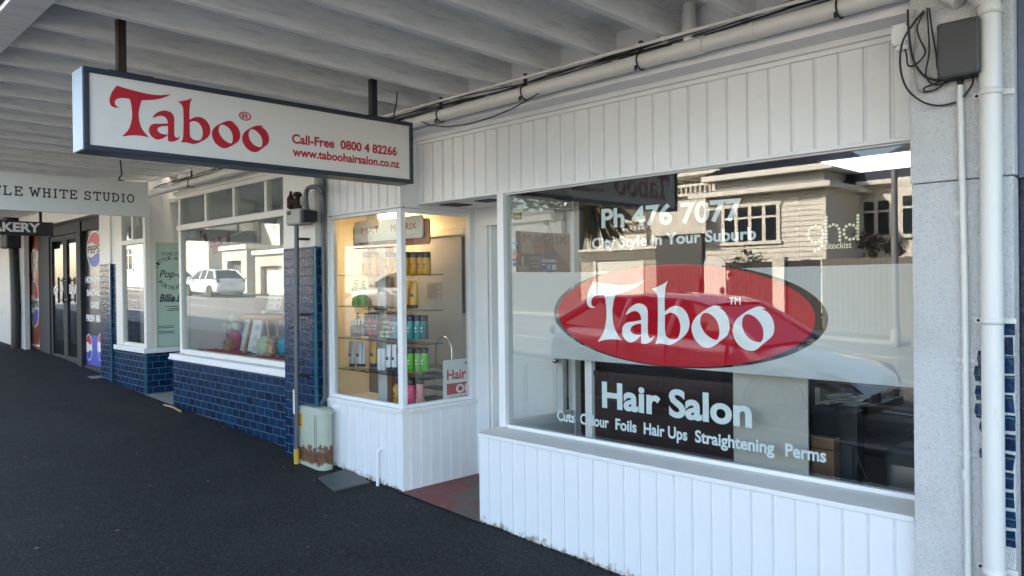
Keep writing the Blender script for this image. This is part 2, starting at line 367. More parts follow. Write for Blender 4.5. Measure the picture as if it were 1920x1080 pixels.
strip('footpath', M['asphalt'], -3.82, .9, 0, thick=.16)
R = random.Random(21); lip = MB()
for (xa, xb, yy) in ((-5.62, -4.615, -.002), (-3.785, -1.08, -.002), (-8.97, -6.2, -.002)):
    n = int((xb-xa)/.012); rr_ = [(R.uniform(.012, .03), max(0, R.gauss(.005, .0035)+.004*sin(k*.11))) for k in range(n+1)]
    vs_ = [(xa+(xb-xa)*k/n, yy-d-.03, gz(xa+(xb-xa)*k/n)-.004) for k, (d, z) in enumerate(rr_)] + [(xa+(xb-xa)*k/n, yy-d*.5, gz(xa+(xb-xa)*k/n)+z*.6) for k, (d, z) in enumerate(rr_)] + [(xa+(xb-xa)*k/n, yy+.001, gz(xa+(xb-xa)*k/n)+z) for k, (d, z) in enumerate(rr_)]
    lip.add(vs_, [(j*(n+1)+k, j*(n+1)+k+1, (j+1)*(n+1)+k+1, (j+1)*(n+1)+k) for j in range(2) for k in range(n)], True)
tag(lip.build('footpath_edge', M['asphalt']), kind='structure')
strip('kerb', M['concrete'], -3.95, -3.82, -.004, thick=.16)
strip('far_kerb', M['concrete'], -15.75, -15.6, -.03, thick=.14)
strip('far_footpath', M['road'], -17.3, -15.75, -.026, thick=.14)
strip('entrance_floor', M['red_floor'], -.02, 1.0, .008, xs=[-4.66, -4.2, -3.75])
for y in (-6.6, -12.9, -9.6):
    strip('road_marking', M['line_paint'], y-.05, y+.05, -.126, xs=[-60, -30, -16, -3, 6, 20])
mb = MB()
for (a, b) in [((-8.6, -13.9), (-5.6, -12.6)), ((-5.6, -12.6), (-7.4, -11.6)), ((-7.4, -11.6), (-10.2, -12.9)), ((-8.6, -13.9), (-10.2, -12.9)), ((-9.4, -13.4), (-6.5, -12.1))]:
    d = Vector((b[0]-a[0], b[1]-a[1])).normalized(); n = Vector((-d.y, d.x))*.06
    q = [(a[0]-n.x, a[1]-n.y), (b[0]-n.x, b[1]-n.y), (b[0]+n.x, b[1]+n.y), (a[0]+n.x, a[1]+n.y)]
    mb.quad(*[(x, y, gz(x)-.121) for x, y in q])
tag(mb.build('yellow_road_marking', M['yellow_paint']), kind='structure')

# ------------------------------------------------------------------ cladding
def cladding(u0, u1, v0, v1, to, pitch=.1092, phase=0, t=.03):
    "vertical tongue-and-groove boards with sunk joints; v0 may follow the ground"
    f0 = v0 if callable(v0) else (lambda u: v0); pr = [(u0, 0)]; k = math.ceil((u0-phase)/pitch+.15)
    while phase+k*pitch < u1-.012:
        g = phase+k*pitch; pr += [(g-.012, 0), (g-.010, .0025), (g-.007, .0025), (g-.0055, -.0075), (g+.0008, -.0075), (g+.003, .0), (g+.006, .003), (g+.011, .003), (g+.013, 0)]; k += 1
    pr += [(u1, 0), (u1, -t), (u0, -t)]
    n = len(pr); mb = MB()
    vs = [to(u, f0(u), w) for u, w in pr] + [to(u, v1, w) for u, w in pr]
    return mb.add(vs, [(i, (i+1) % n, n+(i+1) % n, n+i) for i in range(n)] + [tuple(range(n))[::-1], tuple(range(n, 2*n))])
below = lambda u: gz(u)-.06

# ------------------------------------------------------------------ hair salon
SAL = thing('hair_salon', 'white timber clad hair salon with big lettered window and recessed red floored doorway', 'shop', (-3.4, 0, 0))
FYW = .17; BX = -4.62; GY = .2                                                                     # the big window's glass
cladding(-3.78, -1.08, below, .600, onY(0), phase=-3.463).build('stall_riser', M['white_riser'], SAL)
MB().box(-3.76, -3.70, .031, .9, -.05, .60).box(-3.785, -1.09, -.010, .012, .588, .612).build('riser_trim', M['white'], SAL, .004)
MB().hexa([(-3.785, .012, .6), (-1.09, .012, .6), (-1.09, .24, .6), (-3.785, .24, .6), (-3.785, -.014, .616), (-1.09, -.014, .616), (-1.09, .24, .636), (-3.785, .24, .636)]).build('window_sill', M['cream_white'], SAL, .003)
cladding(-5.63, BX+.005, 2.19, 2.60, onY(0), phase=-3.463).build('fascia_cladding', M['white'], SAL)
cladding(BX+.006, -1.08, 2.219, 2.650, onY(FYW), phase=-3.635, pitch=.1146).build('fascia_cladding', M['white'], SAL)
def fascia_trim(x0, x1, y, k):
    z = lambda v: 1.6+(v-1.6)*k
    MB().box(x0, x1, y-.006, y+.022, z(2.176), z(2.194)).box(x0, x1, y-.018, y+.02, z(2.60), z(2.622)).hexa([(x0, y-.045, z(2.622)), (x1, y-.045, z(2.622)), (x1, y+.02, z(2.622)), (x0, y+.02, z(2.622)), (x0, y-.012, z(2.69)), (x1, y-.012, z(2.69)), (x1, y+.02, z(2.69)), (x0, y+.02, z(2.69))]).build('fascia_trim', M['white'], SAL, .003)
fascia_trim(-5.64, BX+.0055, 0, 1); fascia_trim(BX+.006, -1.08, FYW, 1.0497)
MB().box(-5.66, BX, .031, .14, 2.1765, 3.0).box(BX-.052, BX-.001, .14, .74, 2.177, 3.0).box(BX, -1.08, .20, .30, 2.22, 3.0).box(-5.66, -1.08, -.004, .19, 2.705, 3.0).box(BX-.02, BX+.0045, .031, .175, 2.177, 2.70).build('bulkhead', M['white'], SAL)
# the big window
win = MB().box(-3.757, -3.697, .165, .245, .636, 2.207).box(-3.697, -1.09, .18, .216, .632, .655).box(-3.697, -1.09, .188, .216, 2.196, 2.216).build('shop_window', M['white'], SAL, .004)
MB().box(-3.697, -1.06, GY, GY+.006, .655, 2.196).build('pane', M['glass'], win)
IN = onY(GY+.0085)                                                           # film on the inner face of the glass
def gl(px, py): return PY(px, py, GY+.0085)
OC = (-2.414, 1.416); OR = (.828, .287)
ox = [gl(1047, 588), gl(1529, 600), gl(1245, 496), gl(1300, 690)]
OC = ((ox[0][0]+ox[1][0])/2, (ox[2][1]+ox[3][1])/2); OR = ((ox[1][0]-ox[0][0])/2, (ox[2][1]-ox[3][1])/2)
bt = gl(1100, 509)[1]; bb = gl(956, 665)[1]
outer = ellipse(OC[0]+.012, OC[1], OR[0]*1.055, OR[1]*1.075, 96)
xl = OC[0]+.012-OR[0]*1.055; xr = OC[0]+.012+OR[0]*1.055
def band_piece(side):
    pts = [p for p in ellipse(OC[0]+.012, OC[1], OR[0]*1.06, OR[1]*1.02, 160) if bb <= p[1] <= bt and (p[0]-OC[0])*side > 0]
    pts.sort(key=lambda p: p[1]); e = (-3.66 if side < 0 else -1.06)
    return [(e, bb)] + pts + [(e, bt)]
mb = MB()
for sgn in (-1, 1): put_poly(mb, [band_piece(sgn)], IN, -.0006, 0)
mb.build('frosted_band', M['frost'], win)
mb = MB(); put_poly(mb, [ellipse(OC[0], OC[1], OR[0], OR[1], 96)], IN, -.0006, 0); oval = mb.build('red_oval', M['red_vinyl'], win)
# the logo, traced once, kept as real sizes on the glass
TR = dict(
 T=[[(143, 215, 1), (250, 232), (370, 245), (470, 240), (530, 224), (578, 207, 1), (530, 248), (440, 295), (333, 323, 1), (321, 370), (310, 440), (308, 500), (318, 580), (345, 650), (390, 712, 1), (330, 703), (260, 705), (182, 725, 1), (225, 660), (245, 600), (257, 520), (256, 440), (250, 380), (240, 330, 1), (190, 330), (150, 345), (132, 370), (130, 398), (140, 420), (165, 433, 1), (135, 438), (110, 430), (96, 408), (92, 375), (98, 330), (112, 280)]],
 a=[[(418, 500, 1), (435, 463), (470, 424), (515, 402), (555, 403), (590, 425), (605, 465), (607, 520), (606, 600), (608, 660), (620, 690), (635, 692), (658, 672, 1), (650, 700), (625, 725), (590, 741), (552, 738, 1), (550, 700), (550, 668, 1), (515, 705), (465, 730), (425, 712), (398, 675), (390, 630), (400, 590), (430, 562), (490, 552), (553, 540, 1), (546, 505), (530, 478), (505, 465), (475, 468), (443, 485)],
    [(551, 570, 1), (515, 574), (478, 590), (460, 618), (470, 645), (500, 664), (551, 664, 1)]],
 b=[[(640, 278, 1), (690, 258), (740, 234), (775, 207, 1), (758, 260), (750, 330), (748, 400), (749, 470, 1), (800, 432), (850, 421), (900, 440), (940, 490), (958, 560), (950, 620), (920, 670), (870, 710), (820, 740), (780, 750), (720, 738), (668, 742, 1), (685, 700), (690, 640), (692, 540), (692, 420), (688, 340), (670, 300)],
    [(750, 500, 1), (790, 478), (830, 487), (862, 522), (880, 580), (878, 640), (860, 690), (825, 703), (785, 695), (754, 655)]],
 o=[[(1232, 433, 1), (1200, 420), (1160, 421), (1110, 443), (1040, 490), (995, 540), (976, 600), (985, 660), (1015, 720), (1070, 766), (1120, 775), (1165, 757), (1230, 710), (1275, 670), (1296, 610), (1290, 540), (1262, 482), (1235, 453), (1207, 437, 1)],
    [(1078, 483), (1055, 512), (1048, 560), (1065, 612), (1100, 662), (1150, 698), (1190, 708, 1), (1206, 680), (1210, 620), (1195, 560), (1160, 510), (1115, 483)]],
 p=[[(1360+x*.16667, 520+y*.16667)+tuple(c) for x, y, *c in L] for L in (
    [(455, 352, 1), (420, 334), (380, 328), (325, 342), (230, 390), (130, 470), (92, 545), (83, 610), (105, 690), (150, 760), (220, 812), (295, 828), (350, 812), (420, 755), (520, 668), (546, 612), (550, 535), (522, 450), (470, 387), (408, 356, 1)],
    [(242, 415), (202, 450), (188, 520), (195, 570), (222, 632), (270, 687), (330, 720), (398, 731, 1), (424, 690), (430, 620), (415, 550), (370, 480), (308, 430)])])
LOGO = []
for k, loops in TR.items():
    g = []
    for L in loops:
        pts = [tuple(gl(*( (q[0], q[1]) if k == 'p' else (1080+q[0]/4.5, 480+q[1]/4.5)))) + tuple(q[2:]) for q in L]; g.append(smooth_loop(pts, 6))
    LOGO.append(g)
LX0 = min(p[0] for g in LOGO for p in g[0]); LX1 = max(p[0] for g in LOGO for p in g[0]); LZ0 = min(p[1] for g in LOGO for p in g[0]); LZ1 = max(p[1] for g in LOGO for p in g[0])
INo = onY(GY+.0075)
mb = MB()
for g in LOGO: put_poly(mb, g, INo, -.0004, 0)
x0, z0 = gl(1367, 571); x1, z1 = gl(1389, 572); put_text(mb, 'TM', INo, x0, x1, z0, gl(1367, 557)[1]-z0, w=.0004, bold=.02)
mb.build('logo_lettering', M['white_vinyl'], win)
def line_on_glass(name, words, mat, bold):
    mb = MB()
    for t, a, b, c in words:                         # text, bottom-left px, bottom-right px, top-left px
        x0, za = gl(*a); x1, zb = gl(*b); zc = gl(*c)[1]; put_text(mb, t, IN, x0, x1, za, (zc-za), w=.0005, bold=bold, v1=zb)
    return mb.build(name, mat, win)
line_on_glass('phone_lettering', [('Ph 476 7077', (1128, 428), (1391, 413), (1129, 392))], M['pale_vinyl'], .03)
line_on_glass('slogan_lettering', [('City Style in Your Suburb', (1110, 467), (1418, 449), (1110, 447))], M['pale_vinyl'], .028)
line_on_glass('salon_lettering', [('Hair Salon', (1129, 764), (1410, 803), (1129, 715))], M['pale_vinyl'], .034)
zs = gl(1303, 829)[1]; ch = gl(1303, 806)[1]-zs; mb = MB()
for t, a, b in [('Cuts', 1045, 1078), ('Colour', 1088, 1142), ('Foils', 1154, 1194), ('Hair Ups', 1207, 1289), ('Straightening', 1303, 1452), ('Perms', 1472, 1549)]:
    put_text(mb, t, IN, gl(a, 800)[0], gl(b, 840)[0], zs, ch, w=.0005, bold=.028)
mb.build('services_lettering', M['pale_vinyl'], win)
mb = MB()
dots = [(1529+14*cos(a*pi/6), 439+15*sin(a*pi/6)) for a in range(12)] + [(1541, 453), (1541, 461), (1535, 467), (1528, 470)]
dots += [(1549.5, 407+6.4*k) for k in range(8)] + [(1556, 424), (1562.5, 421), (1569, 423), (1573, 429), (1574.5, 436), (1574.5, 443), (1574.5, 450)]
dots += [(1595+13*cos(a*pi/5.5), 435+14*sin(a*pi/5.5)) for a in range(11)] + [(1608.5, 404+6.3*k) for k in range(8)]
for d in dots: x, z = gl(*d); put_poly(mb, [ellipse(x, z, .0072, .0072, 12)], IN, -.0005, 0)
x0, z0 = gl(1548, 467); x1, z1 = gl(1597, 465); put_text(mb, 'Stockist', IN, x0, x1, z0, gl(1548, 455)[1]-z0, w=.0005, bold=.012, v1=z1)
mb.build('stockist_sticker', M['cream_vinyl'], win)
# side lights of the doorway and the door
sw = MB().box(-3.757, -3.70, .245, .90, .60, .665).box(-3.757, -3.70, .245, .90, 2.13, 2.204).box(-3.757, -3.69, .88, .945, 0, 2.204).build('side_window', M['white'], SAL, .004)
MB().box(-3.731, -3.726, .245, .88, .665, 2.13).build('side_pane', M['glass'], sw)
mb = MB(); put_poly(mb, [[(.25, bb), (.875, bb), (.875, bt-.005), (.25, bt-.005)]], onX(-3.7255), 0, .0005); mb.build('frosted_band', M['frost'], sw)
RB = .74; zh = PY(909, 424, RB)[1]
MB().box(-4.70, -4.505, RB, RB+.10, -.05, 2.21).box(-4.505, -3.757, RB, RB+.10, zh, 2.21).build('recess_wall', M['white'], SAL)
MB().box(-4.53, -4.46, RB-.015, RB, 0, zh+.0).box(-4.53, -3.765, RB-.02, RB, zh, zh+.05).box(-4.46, -4.43, RB, RB+.11, 0, zh-.002).build('door_frame', M['white'], SAL, .003)
door = MB().box(-4.43, -3.762, RB+.085, RB+.125, .02, zh-.004).build('entrance_door', M['white'], SAL)
mb = MB()
for u0, u1 in ((-4.36, -4.13), (-4.05, -3.82)):
    for v0, v1 in ((.16, .46), (.54, .98), (1.08, 1.62)):
        for q in (.0, .022): mb.prism([(u0+q, v0+q), (u1-q, v0+q), (u1-q, v1-q), (u0+q, v1-q)], onY(RB+.085), 0, .006+q*.25)
mb.build('raised_panel', M['white'], door, .002)
MB().ball((-3.80, RB+.05, 1.03), (.025, .03, .025)).tube([(-3.80, RB+.05, 1.03), (-3.80, RB+.086, 1.03)], .012).build('handle', M['chrome'], door)
sof = MB().box(-4.615, -3.757, .193, RB, 2.206, 2.22).build('entrance_soffit', M['white'], SAL)
for q in ([(822, 385), (852, 379), (883, 382), (858, 388)], [(886, 377), (920, 371), (942, 373), (912, 380)]):
    c = [P(a, b, 2, 2.206) for a, b in q]; xs = [p.x for p in c]; ys = [p.y for p in c]
    MB().box(min(xs)+.04, max(xs)-.04, max(.23, min(ys)+.03), min(.66, max(ys)-.03), 2.200, 2.2065).build('vent', M['dark_metal'], sof)
# the bay left of the doorway
cladding(-5.70, BX, below, .648, onY(0), phase=-5.575, pitch=.1092).build('bay_riser', M['white_riser'], SAL)
cladding(0.0305, .76, -.06, .648, onX(BX), phase=.075, pitch=.098).build('bay_side_riser', M['white'], SAL)
MB().box(-5.74, BX+.012, -.022, .07, .648, .676).box(BX-.07, BX+.018, .0701, .78, .648, .676).box(-5.70, BX+.006, -.008, -.0005, .628, .648).box(BX+.0005, BX+.008, .0, .76, .628, .648).build('bay_sill', M['white'], SAL, .004)
bay = MB().box(-5.735, -5.62, -.004, .06, .676, 2.172).box(-5.62, -5.585, .02, .06, .676, 2.172).box(BX-.058, BX, .005, .05, .676, 2.172).box(-5.585, BX-.058, .015, .05, .676, .705).box(-5.585, BX-.058, .015, .05, 2.15, 2.176).box(BX-.045, BX-.008, .05, .70, .676, .703).box(BX-.045, BX-.008, .05, .70, 2.14, 2.176).box(BX-.05, BX+.004, .68, .742, .676, 2.176).build('bay_window', M['white'], SAL, .004)
MB().box(-5.585, BX-.058, .030, .036, .705, 2.15).build('pane', M['glass'], bay)
MB().box(BX-.031, BX-.025, .05, .68, .703, 2.14).build('pane', M['glass'], bay)
# inside
MB().box(-6.08, BX-.06, .70, .80, 2.06, 2.5).build('interior_wall', M['cream_wall'], SAL)
MB().box(-6.08, BX-.06, .70, .80, -.1, 2.0).build('interior_wall', M['grey_wall'], SAL)
MB().box(-6.08, BX-.06, .68, .80, 2.0, 2.06).build('cornice', M['cream_wall'], SAL, .01)
MB().box(-6.14, -6.08, .05, .80, -.1, 2.5).build('interior_wall', M['cream_wall'], SAL)
MB().box(-6.08, BX-.06, .06, .70, 2.30, 2.36).build('interior_ceiling', M['cream_wall'], SAL)
MB().box(-6.08, BX-.06, .065, .70, .56, .60).build('display_floor', M['int_white'], SAL)
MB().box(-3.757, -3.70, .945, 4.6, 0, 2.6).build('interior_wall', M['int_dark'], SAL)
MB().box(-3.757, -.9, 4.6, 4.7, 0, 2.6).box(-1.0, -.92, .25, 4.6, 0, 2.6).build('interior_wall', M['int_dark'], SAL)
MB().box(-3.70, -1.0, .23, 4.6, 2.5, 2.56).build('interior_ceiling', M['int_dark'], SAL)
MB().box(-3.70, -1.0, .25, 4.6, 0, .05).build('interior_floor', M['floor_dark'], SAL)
MB().box(-6.14, -.72, .14, 9, 3.0, 3.1).box(-6.14, -.72, 0, .2, 3.1, 6.0).box(-6.14, -.72, 4.8, 9, -.1, 3.0).build('upper_wall', M['white'], SAL)  # unseen upper wall, its height raised to shade the car at the kerb
# roughcast pier at the right end, old tiles showing through
pier = MB().box(-1.078, -.722, -.05, .3, -.3, 1.985).box(-1.083, -.718, -.05, .3, 1.989, 3.0).build('roughcast_pier', M['roughcast'], SAL, .005)
mb = MB(); R = random.Random(3)
for k in range(12):
    x0, z0 = PY(1881, 596+36.2*k, -.05); x1, z1 = PY(1902, 629+36.2*k, -.05)
    j = lambda: R.uniform(-.004, .004)
    mb.prism([(x0-.03, z0+j()), (x1+j(), z0+j()), (x1+j()*1.5, z1+j()), (x0-.03, z1)], onY(-.05), -.004, .0025)
for k, (pa) in enumerate([(1832, 657, 690), (1826, 686, 716), (1828, 722, 750), (1827, 756, 786), (1836, 790, 812), (1835, 840, 858)]):
    x0, z0 = PY(pa[0], pa[1], -.05); x1, z1 = PY(1850, pa[2], -.05)
    mb.prism([(x0+.004, z0), (x1, z0+j()), (x1, z1), (x0+.006, z1+j()), (x0, (z0+z1)/2)], onY(-.05), -.004, .0025)
mb.build('old_blue_tile', M['tile'], pier)

# ------------------------------------------------------------------ studio shop with blue tiles
STU = thing('studio_shop', 'photo studio shop faced in cobalt blue tiles with white window frames', 'shop', (-8.6, 0, 0))
WY = .10
xl = -8.97
def tiled(name, x0, x1, y0, y1, z1, z0=None, mat='tile', par=STU):
    return MB().hexa([(x0, y0, (gz(x0)-.08) if z0 is None else z0), (x1, y0, (gz(x1)-.08) if z0 is None else z0), (x1, y1, (gz(x1)-.08) if z0 is None else z0), (x0, y1, (gz(x0)-.08) if z0 is None else z0), (x0, y0, z1), (x1, y0, z1), (x1, y1, z1), (x0, y1, z1)]).build(name, M[mat], par)
tiled('tiled_stall_riser', xl, -6.19, 0, .25, .785)
MB().box(xl-.02, -6.17, -.035, .14, .785, .85).box(xl-.02, -6.17, -.05, .0, .785, .81).build('window_sill', M['white'], STU, .008)
wl = PY(342, 500, WY)[0]; wr = -6.12
zt = PY(342, 430, WY)[1]; z2 = PY(548, 330, WY)[1]
fr = MB().box(wl-.03, wl+.035, WY-.03, WY+.06, .85, z2+.05).box(wl+.035, wr, WY-.03, WY+.05, .85, .90).box(wl-.05, wr, WY-.045, WY+.05, zt-.02, zt+.045).box(wl-.05, wr, WY-.04, WY+.05, z2, z2+.05)
tl = [PY(a, 380, WY)[0] for a in (388, 441, 501)]
for x in tl: fr.box(x-.025, x+.025, WY-.02, WY+.04, zt+.045, z2)
sw2 = fr.build('display_window', M['cream_white'], STU, .005)
MB().box(wl+.035, wr, WY, WY+.006, .90, zt-.02).build('pane', M['glass'], sw2)
for a, b in zip([wl+.035]+[x+.025 for x in tl], [x-.025 for x in tl]+[wr]): MB().box(a, b, WY+.004, WY+.010, zt+.045, z2).build('top_light', M['glass'], sw2)
MB().box(xl, -6.1, WY-.02, .3, z2+.05, 3.0).box(xl-.03, -6.1, WY-.06, WY-.02, z2+.05, z2+.08).build('fascia', M['cream_white'], STU)
# pier between the studio and the salon
pr = MB().box(-6.19, -5.665, -.10, .045, 1.925, 3.0).build('plastered_pier', M['cream_white'], STU, .006)
tiled('tiled_pier', -6.19, -5.665, -.10, .045, 1.925, z0=-.05)
MB().box(-5.690, -5.655, -.108, -.085, 0, 1.93).build('corner_trim', M['teal_trim'], STU, .006)
# entrance recess and the little window left of it
tiled('tiled_stall_riser', -10.86, -9.82, 0, .9, .80)
tiled('tiled_pier', -11.06, -10.865, .02, .3, 1.925, z0=.1)
MB().box(-9.845, -9.812, -.008, .02, .15, .80).build('corner_trim', M['teal_trim'], STU, .006)
MB().box(-10.9, -9.79, -.03, .10, .80, .86).box(-9.90, -9.79, .10, .95, .80, .86).build('window_sill', M['white'], STU, .006)
zl = PY(228, 457, .03)[1]; zl2 = PY(228, 405, .03)[1]-.0
fr = MB().box(-10.86, -10.62, 0, .06, .86, 2.75).box(-9.87, -9.79, 0, .07, .86, 2.75).box(-10.62, -9.87, .01, .06, .86, .91).box(-10.65, -9.80, -.006, .06, zl-.03, zl+.03).box(-10.62, -9.87, .01, .06, 2.66, 2.75)
xm = PY(250, 420, .03)[0]; fr.box(xm-.03, xm+.03, .012, .05, zl+.03, 2.66)
lw = fr.build('small_window', M['cream_white'], STU, .005)
MB().box(-10.62, -9.87, .03, .036, .91, zl-.03).build('pane', M['glass'], lw)
for a, b in ((-10.62, xm-.03), (xm+.03, -9.87)): MB().box(a, b, .032, .038, zl+.03, 2.66).build('top_light', M['glass'], lw)
MB().box(-9.86, -9.805, .07, .95, zl-.02, 3.0).box(-9.86, -9.80, .07, .13, .86, zl-.02).box(-9.86, -9.80, .89, .95, .86, zl-.02).build('return_panel', M['cream_white'], STU, .004)
post = MB().box(-9.845, -9.825, .13, .89, .87, zl-.02).build('mint_poster', col('mint_paper', (.42, .57, .50), .35, var=.03), STU)
to = onX(-9.825)
mb = MB()
def pw(t, a, b, c, bold=0, shear=0):
    y0, z0 = PX(*a, -9.825); y1, z1 = PX(*b, -9.825); put_text(mb, t, to, y0, y1, z0, c, w=.001, bold=bold, shear=shear)
pw('HOME STUDIO', (303, 479), (352, 478), .042, .004); pw('Portraiture Services', (313, 486), (356, 485), .018)
pw('Pop-in', (299, 520), (346, 519), .09, .012, .3); pw('Billie Brown', (299, 566), (372, 562), .095, .03, .3); pw('PHOTOGRAPHY', (312, 567), (362, 566), .035, .01)
yc, zc = PX(324, 515, -9.825)
for t, r, a0, a1, s in (('LITTLE ANNIE', .21, 150, 40, .045), ('PORTRAITS', .21, 215, 325, .05)):
    for i, chh in enumerate(t):
        a = radians(a0+(a1-a0)*i/(len(t)-1)); cy, cz = yc+r*cos(a), zc+r*.9*sin(a); tilt = a-pi/2 if a0 < 200 else a+pi/2
        def to_r(u, v, w=0, cy=cy, cz=cz, t_=tilt): return to(cy+u*cos(t_)-v*sin(t_), cz+u*sin(t_)+v*cos(t_), w)
        if chh != ' ': put_text(mb, chh, to_r, -s*.35, s*.35, 0, s, w=.001, bold=.01)
for k, (a, b, y) in enumerate([(311, 350, 575), (317, 350, 579), (313, 350, 582), (297, 326, 612), (297, 326, 615), (297, 326, 622), (297, 326, 625)]):
    u0, v0 = PX(a, y, -9.825); u1, _ = PX(b, y, -9.825); stroke(mb, [(u0, v0), (u1, v0)], to, .004)
mb.build('poster_lettering', M['ink'], post)
MB().box(-10.86, -9.86, .036, .05, 2.75, 3.0).box(-9.80, -8.95, .93, 1.0, 0, 3.0).build('recess_wall', M['cream_white'], STU)
strip('shop_threshold', M['concrete'], -.02, .95, .006, xs=[-9.83, -8.95])
MB().box(wl-.02, wl+.03, .165, .95, .85, 3.0).build('recess_wall', M['cream_white'], STU)
MB().box(-10.9, -6.2, 1.5, 1.6, 0, 3).box(-10.95, -10.88, .1, 1.5, 0, 3.0).box(-6.22, -6.145, .3, 1.5, 0, 3.0).build('interior_wall', M['int_white'], STU)
MB().box(-8.93, -6.22, .25, 1.5, .80, .85).box(-10.8, -9.88, .9, 1.5, .80, .86).build('display_floor', M['int_white'], STU)
MB().box(-10.88, -6.2, .3, 1.5, 2.66, 2.7).build('interior_ceiling', M['int_white'], STU)
tiled('tiled_pier', -11.5, -11.06, -.005, .3, 1.925, z0=.1)
MB().box(-11.5, -11.06, -.005, .3, 1.925, 3.0).build('plastered_pier', M['cream_white'], STU, .006)
MB().box(-11.085, -11.05, -.014, .012, .2, 1.93).build('corner_trim', M['teal_trim'], STU, .006)
MB().box(-11.06, -10.86, .02, .3, 1.925, 3.0).build('recess_wall', M['cream_white'], STU)
MB().box(-11.5, -6.14, .3, 9, 3.0, 3.1).box(-11.5, -6.14, 0, .2, 3.1, 6.0).box(-11.5, -6.14, 4.8, 9, -.1, 3.0).build('upper_wall', M['cream_white'], STU)  # upper wall out of view, made tall for its shadow on the road

# ------------------------------------------------------------------ bakery
BK = thing('bakery_shop', 'bakery with dark framed glass double doors and soft drink posters', 'shop', (-13.6, 0, 0))
KY = .15
def kx(px): return PY(px, 550, KY)[0]
c0, c1, d0, dm, d1, p0 = kx(75), kx(95), kx(95), kx(122), kx(150), kx(158)
r0 = kx(48); zb = .40; ztop = 2.62
dark = M['dark_metal']
MB().box(c0, c1, KY-.02, KY+.1, zb-.2, ztop).box(d1, p0, KY-.05, KY+.1, zb-.1, ztop).box(r0-.12, r0, KY+.01, KY+.1, zb-.1, ztop).box(c1, -11.5, KY-.03, KY+.1, ztop-.16, ztop).box(r0, c0, KY-.02, KY+.06, zb-.1, zb+.06).box(p0, -11.5, KY-.02, KY+.06, zb-.1, zb+.06).build('door_surround', dark, BK, .006)
MB().box(r0-.2, -11.5, -.06, .3, ztop, 3.0).build('fascia', M['cream_white'], BK)
MB().box(c1, -11.5, -.12, KY+.4, zb-.3, zb-.02).build('door_step', M['concrete'], BK, .01)
def bakery_door(x0, x1, word, px0, px1, py, hx):
    f = MB().box(x0, x0+.10, KY, KY+.05, zb, ztop-.16).box(x1-.10, x1, KY, KY+.05, zb, ztop-.16).box(x0+.1, x1-.1, KY, KY+.05, zb, zb+.13).box(x0+.1, x1-.1, KY, KY+.05, ztop-.24, ztop-.16).build('glass_door', dark, BK, .004)
    MB().box(x0+.1, x1-.1, KY+.02, KY+.026, zb+.13, ztop-.24).build('pane', M['glass'], f)
    mb = MB(); a, z = PY(px0, py, KY+.019); b, _ = PY(px1, py, KY+.019); put_text(mb, word, onY(KY+.019), a, b, z, .15, w=.001, bold=.045); mb.build('lettering', M['white_ink'], f)
    za, zc = PY(hx, 520, KY)[1], PY(hx, 568, KY)[1]
    MB().tube([(hx2, KY+d, z) for hx2, d, z in [(kx(hx), 0, za-.05), (kx(hx), -.06, za-.05), (kx(hx), -.06, za), (kx(hx), -.06, zc), (kx(hx), -.06, zc+.05), (kx(hx), 0, zc+.05)]], .016, 8).build('handle', M['steel'], f)
bakery_door(d0, dm, 'JOE', 98, 113, 553, 118); bakery_door(dm+.01, d1, 'BAKE', 130, 150, 551, 127)
def pepsi(mb_r, mb_w, mb_b, cx, cz, rx, rz, to):
    put_poly(mb_w, [ellipse(cx, cz, rx, rz, 40)], to, .0006, .0012)
    n = 24
    top = [(cx+rx*.92*cos(a), cz+rz*.92*sin(a)) for a in [radians(18+144*k/n) for k in range(n+1)]]
    wave = [(cx-rx*.85+1.7*rx*k/n, cz+rz*(.30+.10*sin(2*pi*k/n))) for k in range(n+1)]
    put_poly(mb_r, [top+wave], to, .0013, .002)
    bot = [(cx+rx*.92*cos(a), cz+rz*.92*sin(a)) for a in [radians(198+144*k/n) for k in range(n+1)]]
    wave = [(cx+rx*.85-1.7*rx*k/n, cz-rz*(.30-.10*sin(2*pi*k/n))) for k in range(n+1)]
    put_poly(mb_b, [bot+wave], to, .0013, .002)
RED, BLUE = col('drink_red', (.50, .02, .03)), col('drink_blue', (.02, .06, .42))
pan = MB().box(p0, -11.5, KY+.02, KY+.04, zb+.06, ztop-.16).build('window_panel', col('charcoal_panel', (.045, .047, .055), .25), BK)
to = onY(KY+.02); mr, mwh, mbl = MB(), MB(), MB()
cx, cz = PY(177, 468, KY+.02); pepsi(mr, mwh, mbl, cx, cz, .36, PY(177, 432, KY)[1]-cz, to)
mk = MB(); put_text(mk, 'PEPSI', onY(KY+.017), cx-.31, cx+.31, cz-.05, .11, w=.001, bold=.03); mk.build('emblem_lettering', M['ink'], pan)
for t, y, a, b in (('HOMEMADE PIES', 531, 160, 214), ('SANDWICHES', 555, 163, 199), ('CAKES', 578, 170, 186), ('FRESH BREAD', 602, 162, 200)):
    u0, v0 = PY(a, y, KY+.02); u1, v1 = PY(b, y, KY+.02); put_text(mwh, t, to, u0, min(u1, u0+1.45), v0, .10, w=.0012, bold=.05)
u0, v0 = PY(159, 627, KY+.02); blue = MB().prism([(p0, zb+.06), (-11.5, zb+.06), (-11.5, v0), (p0, v0)], to, 0, .0005).build('blue_vinyl', BLUE, pan)
for a in (167, 189): cx, cz = PY(a, 651, KY+.02); pepsi(mr, mwh, mbl, cx, cz, .15, .20, to)
mr.build('emblem', RED, pan); mwh.build('white_lettering', M['white_ink'], pan); mbl.build('emblem', BLUE, pan)
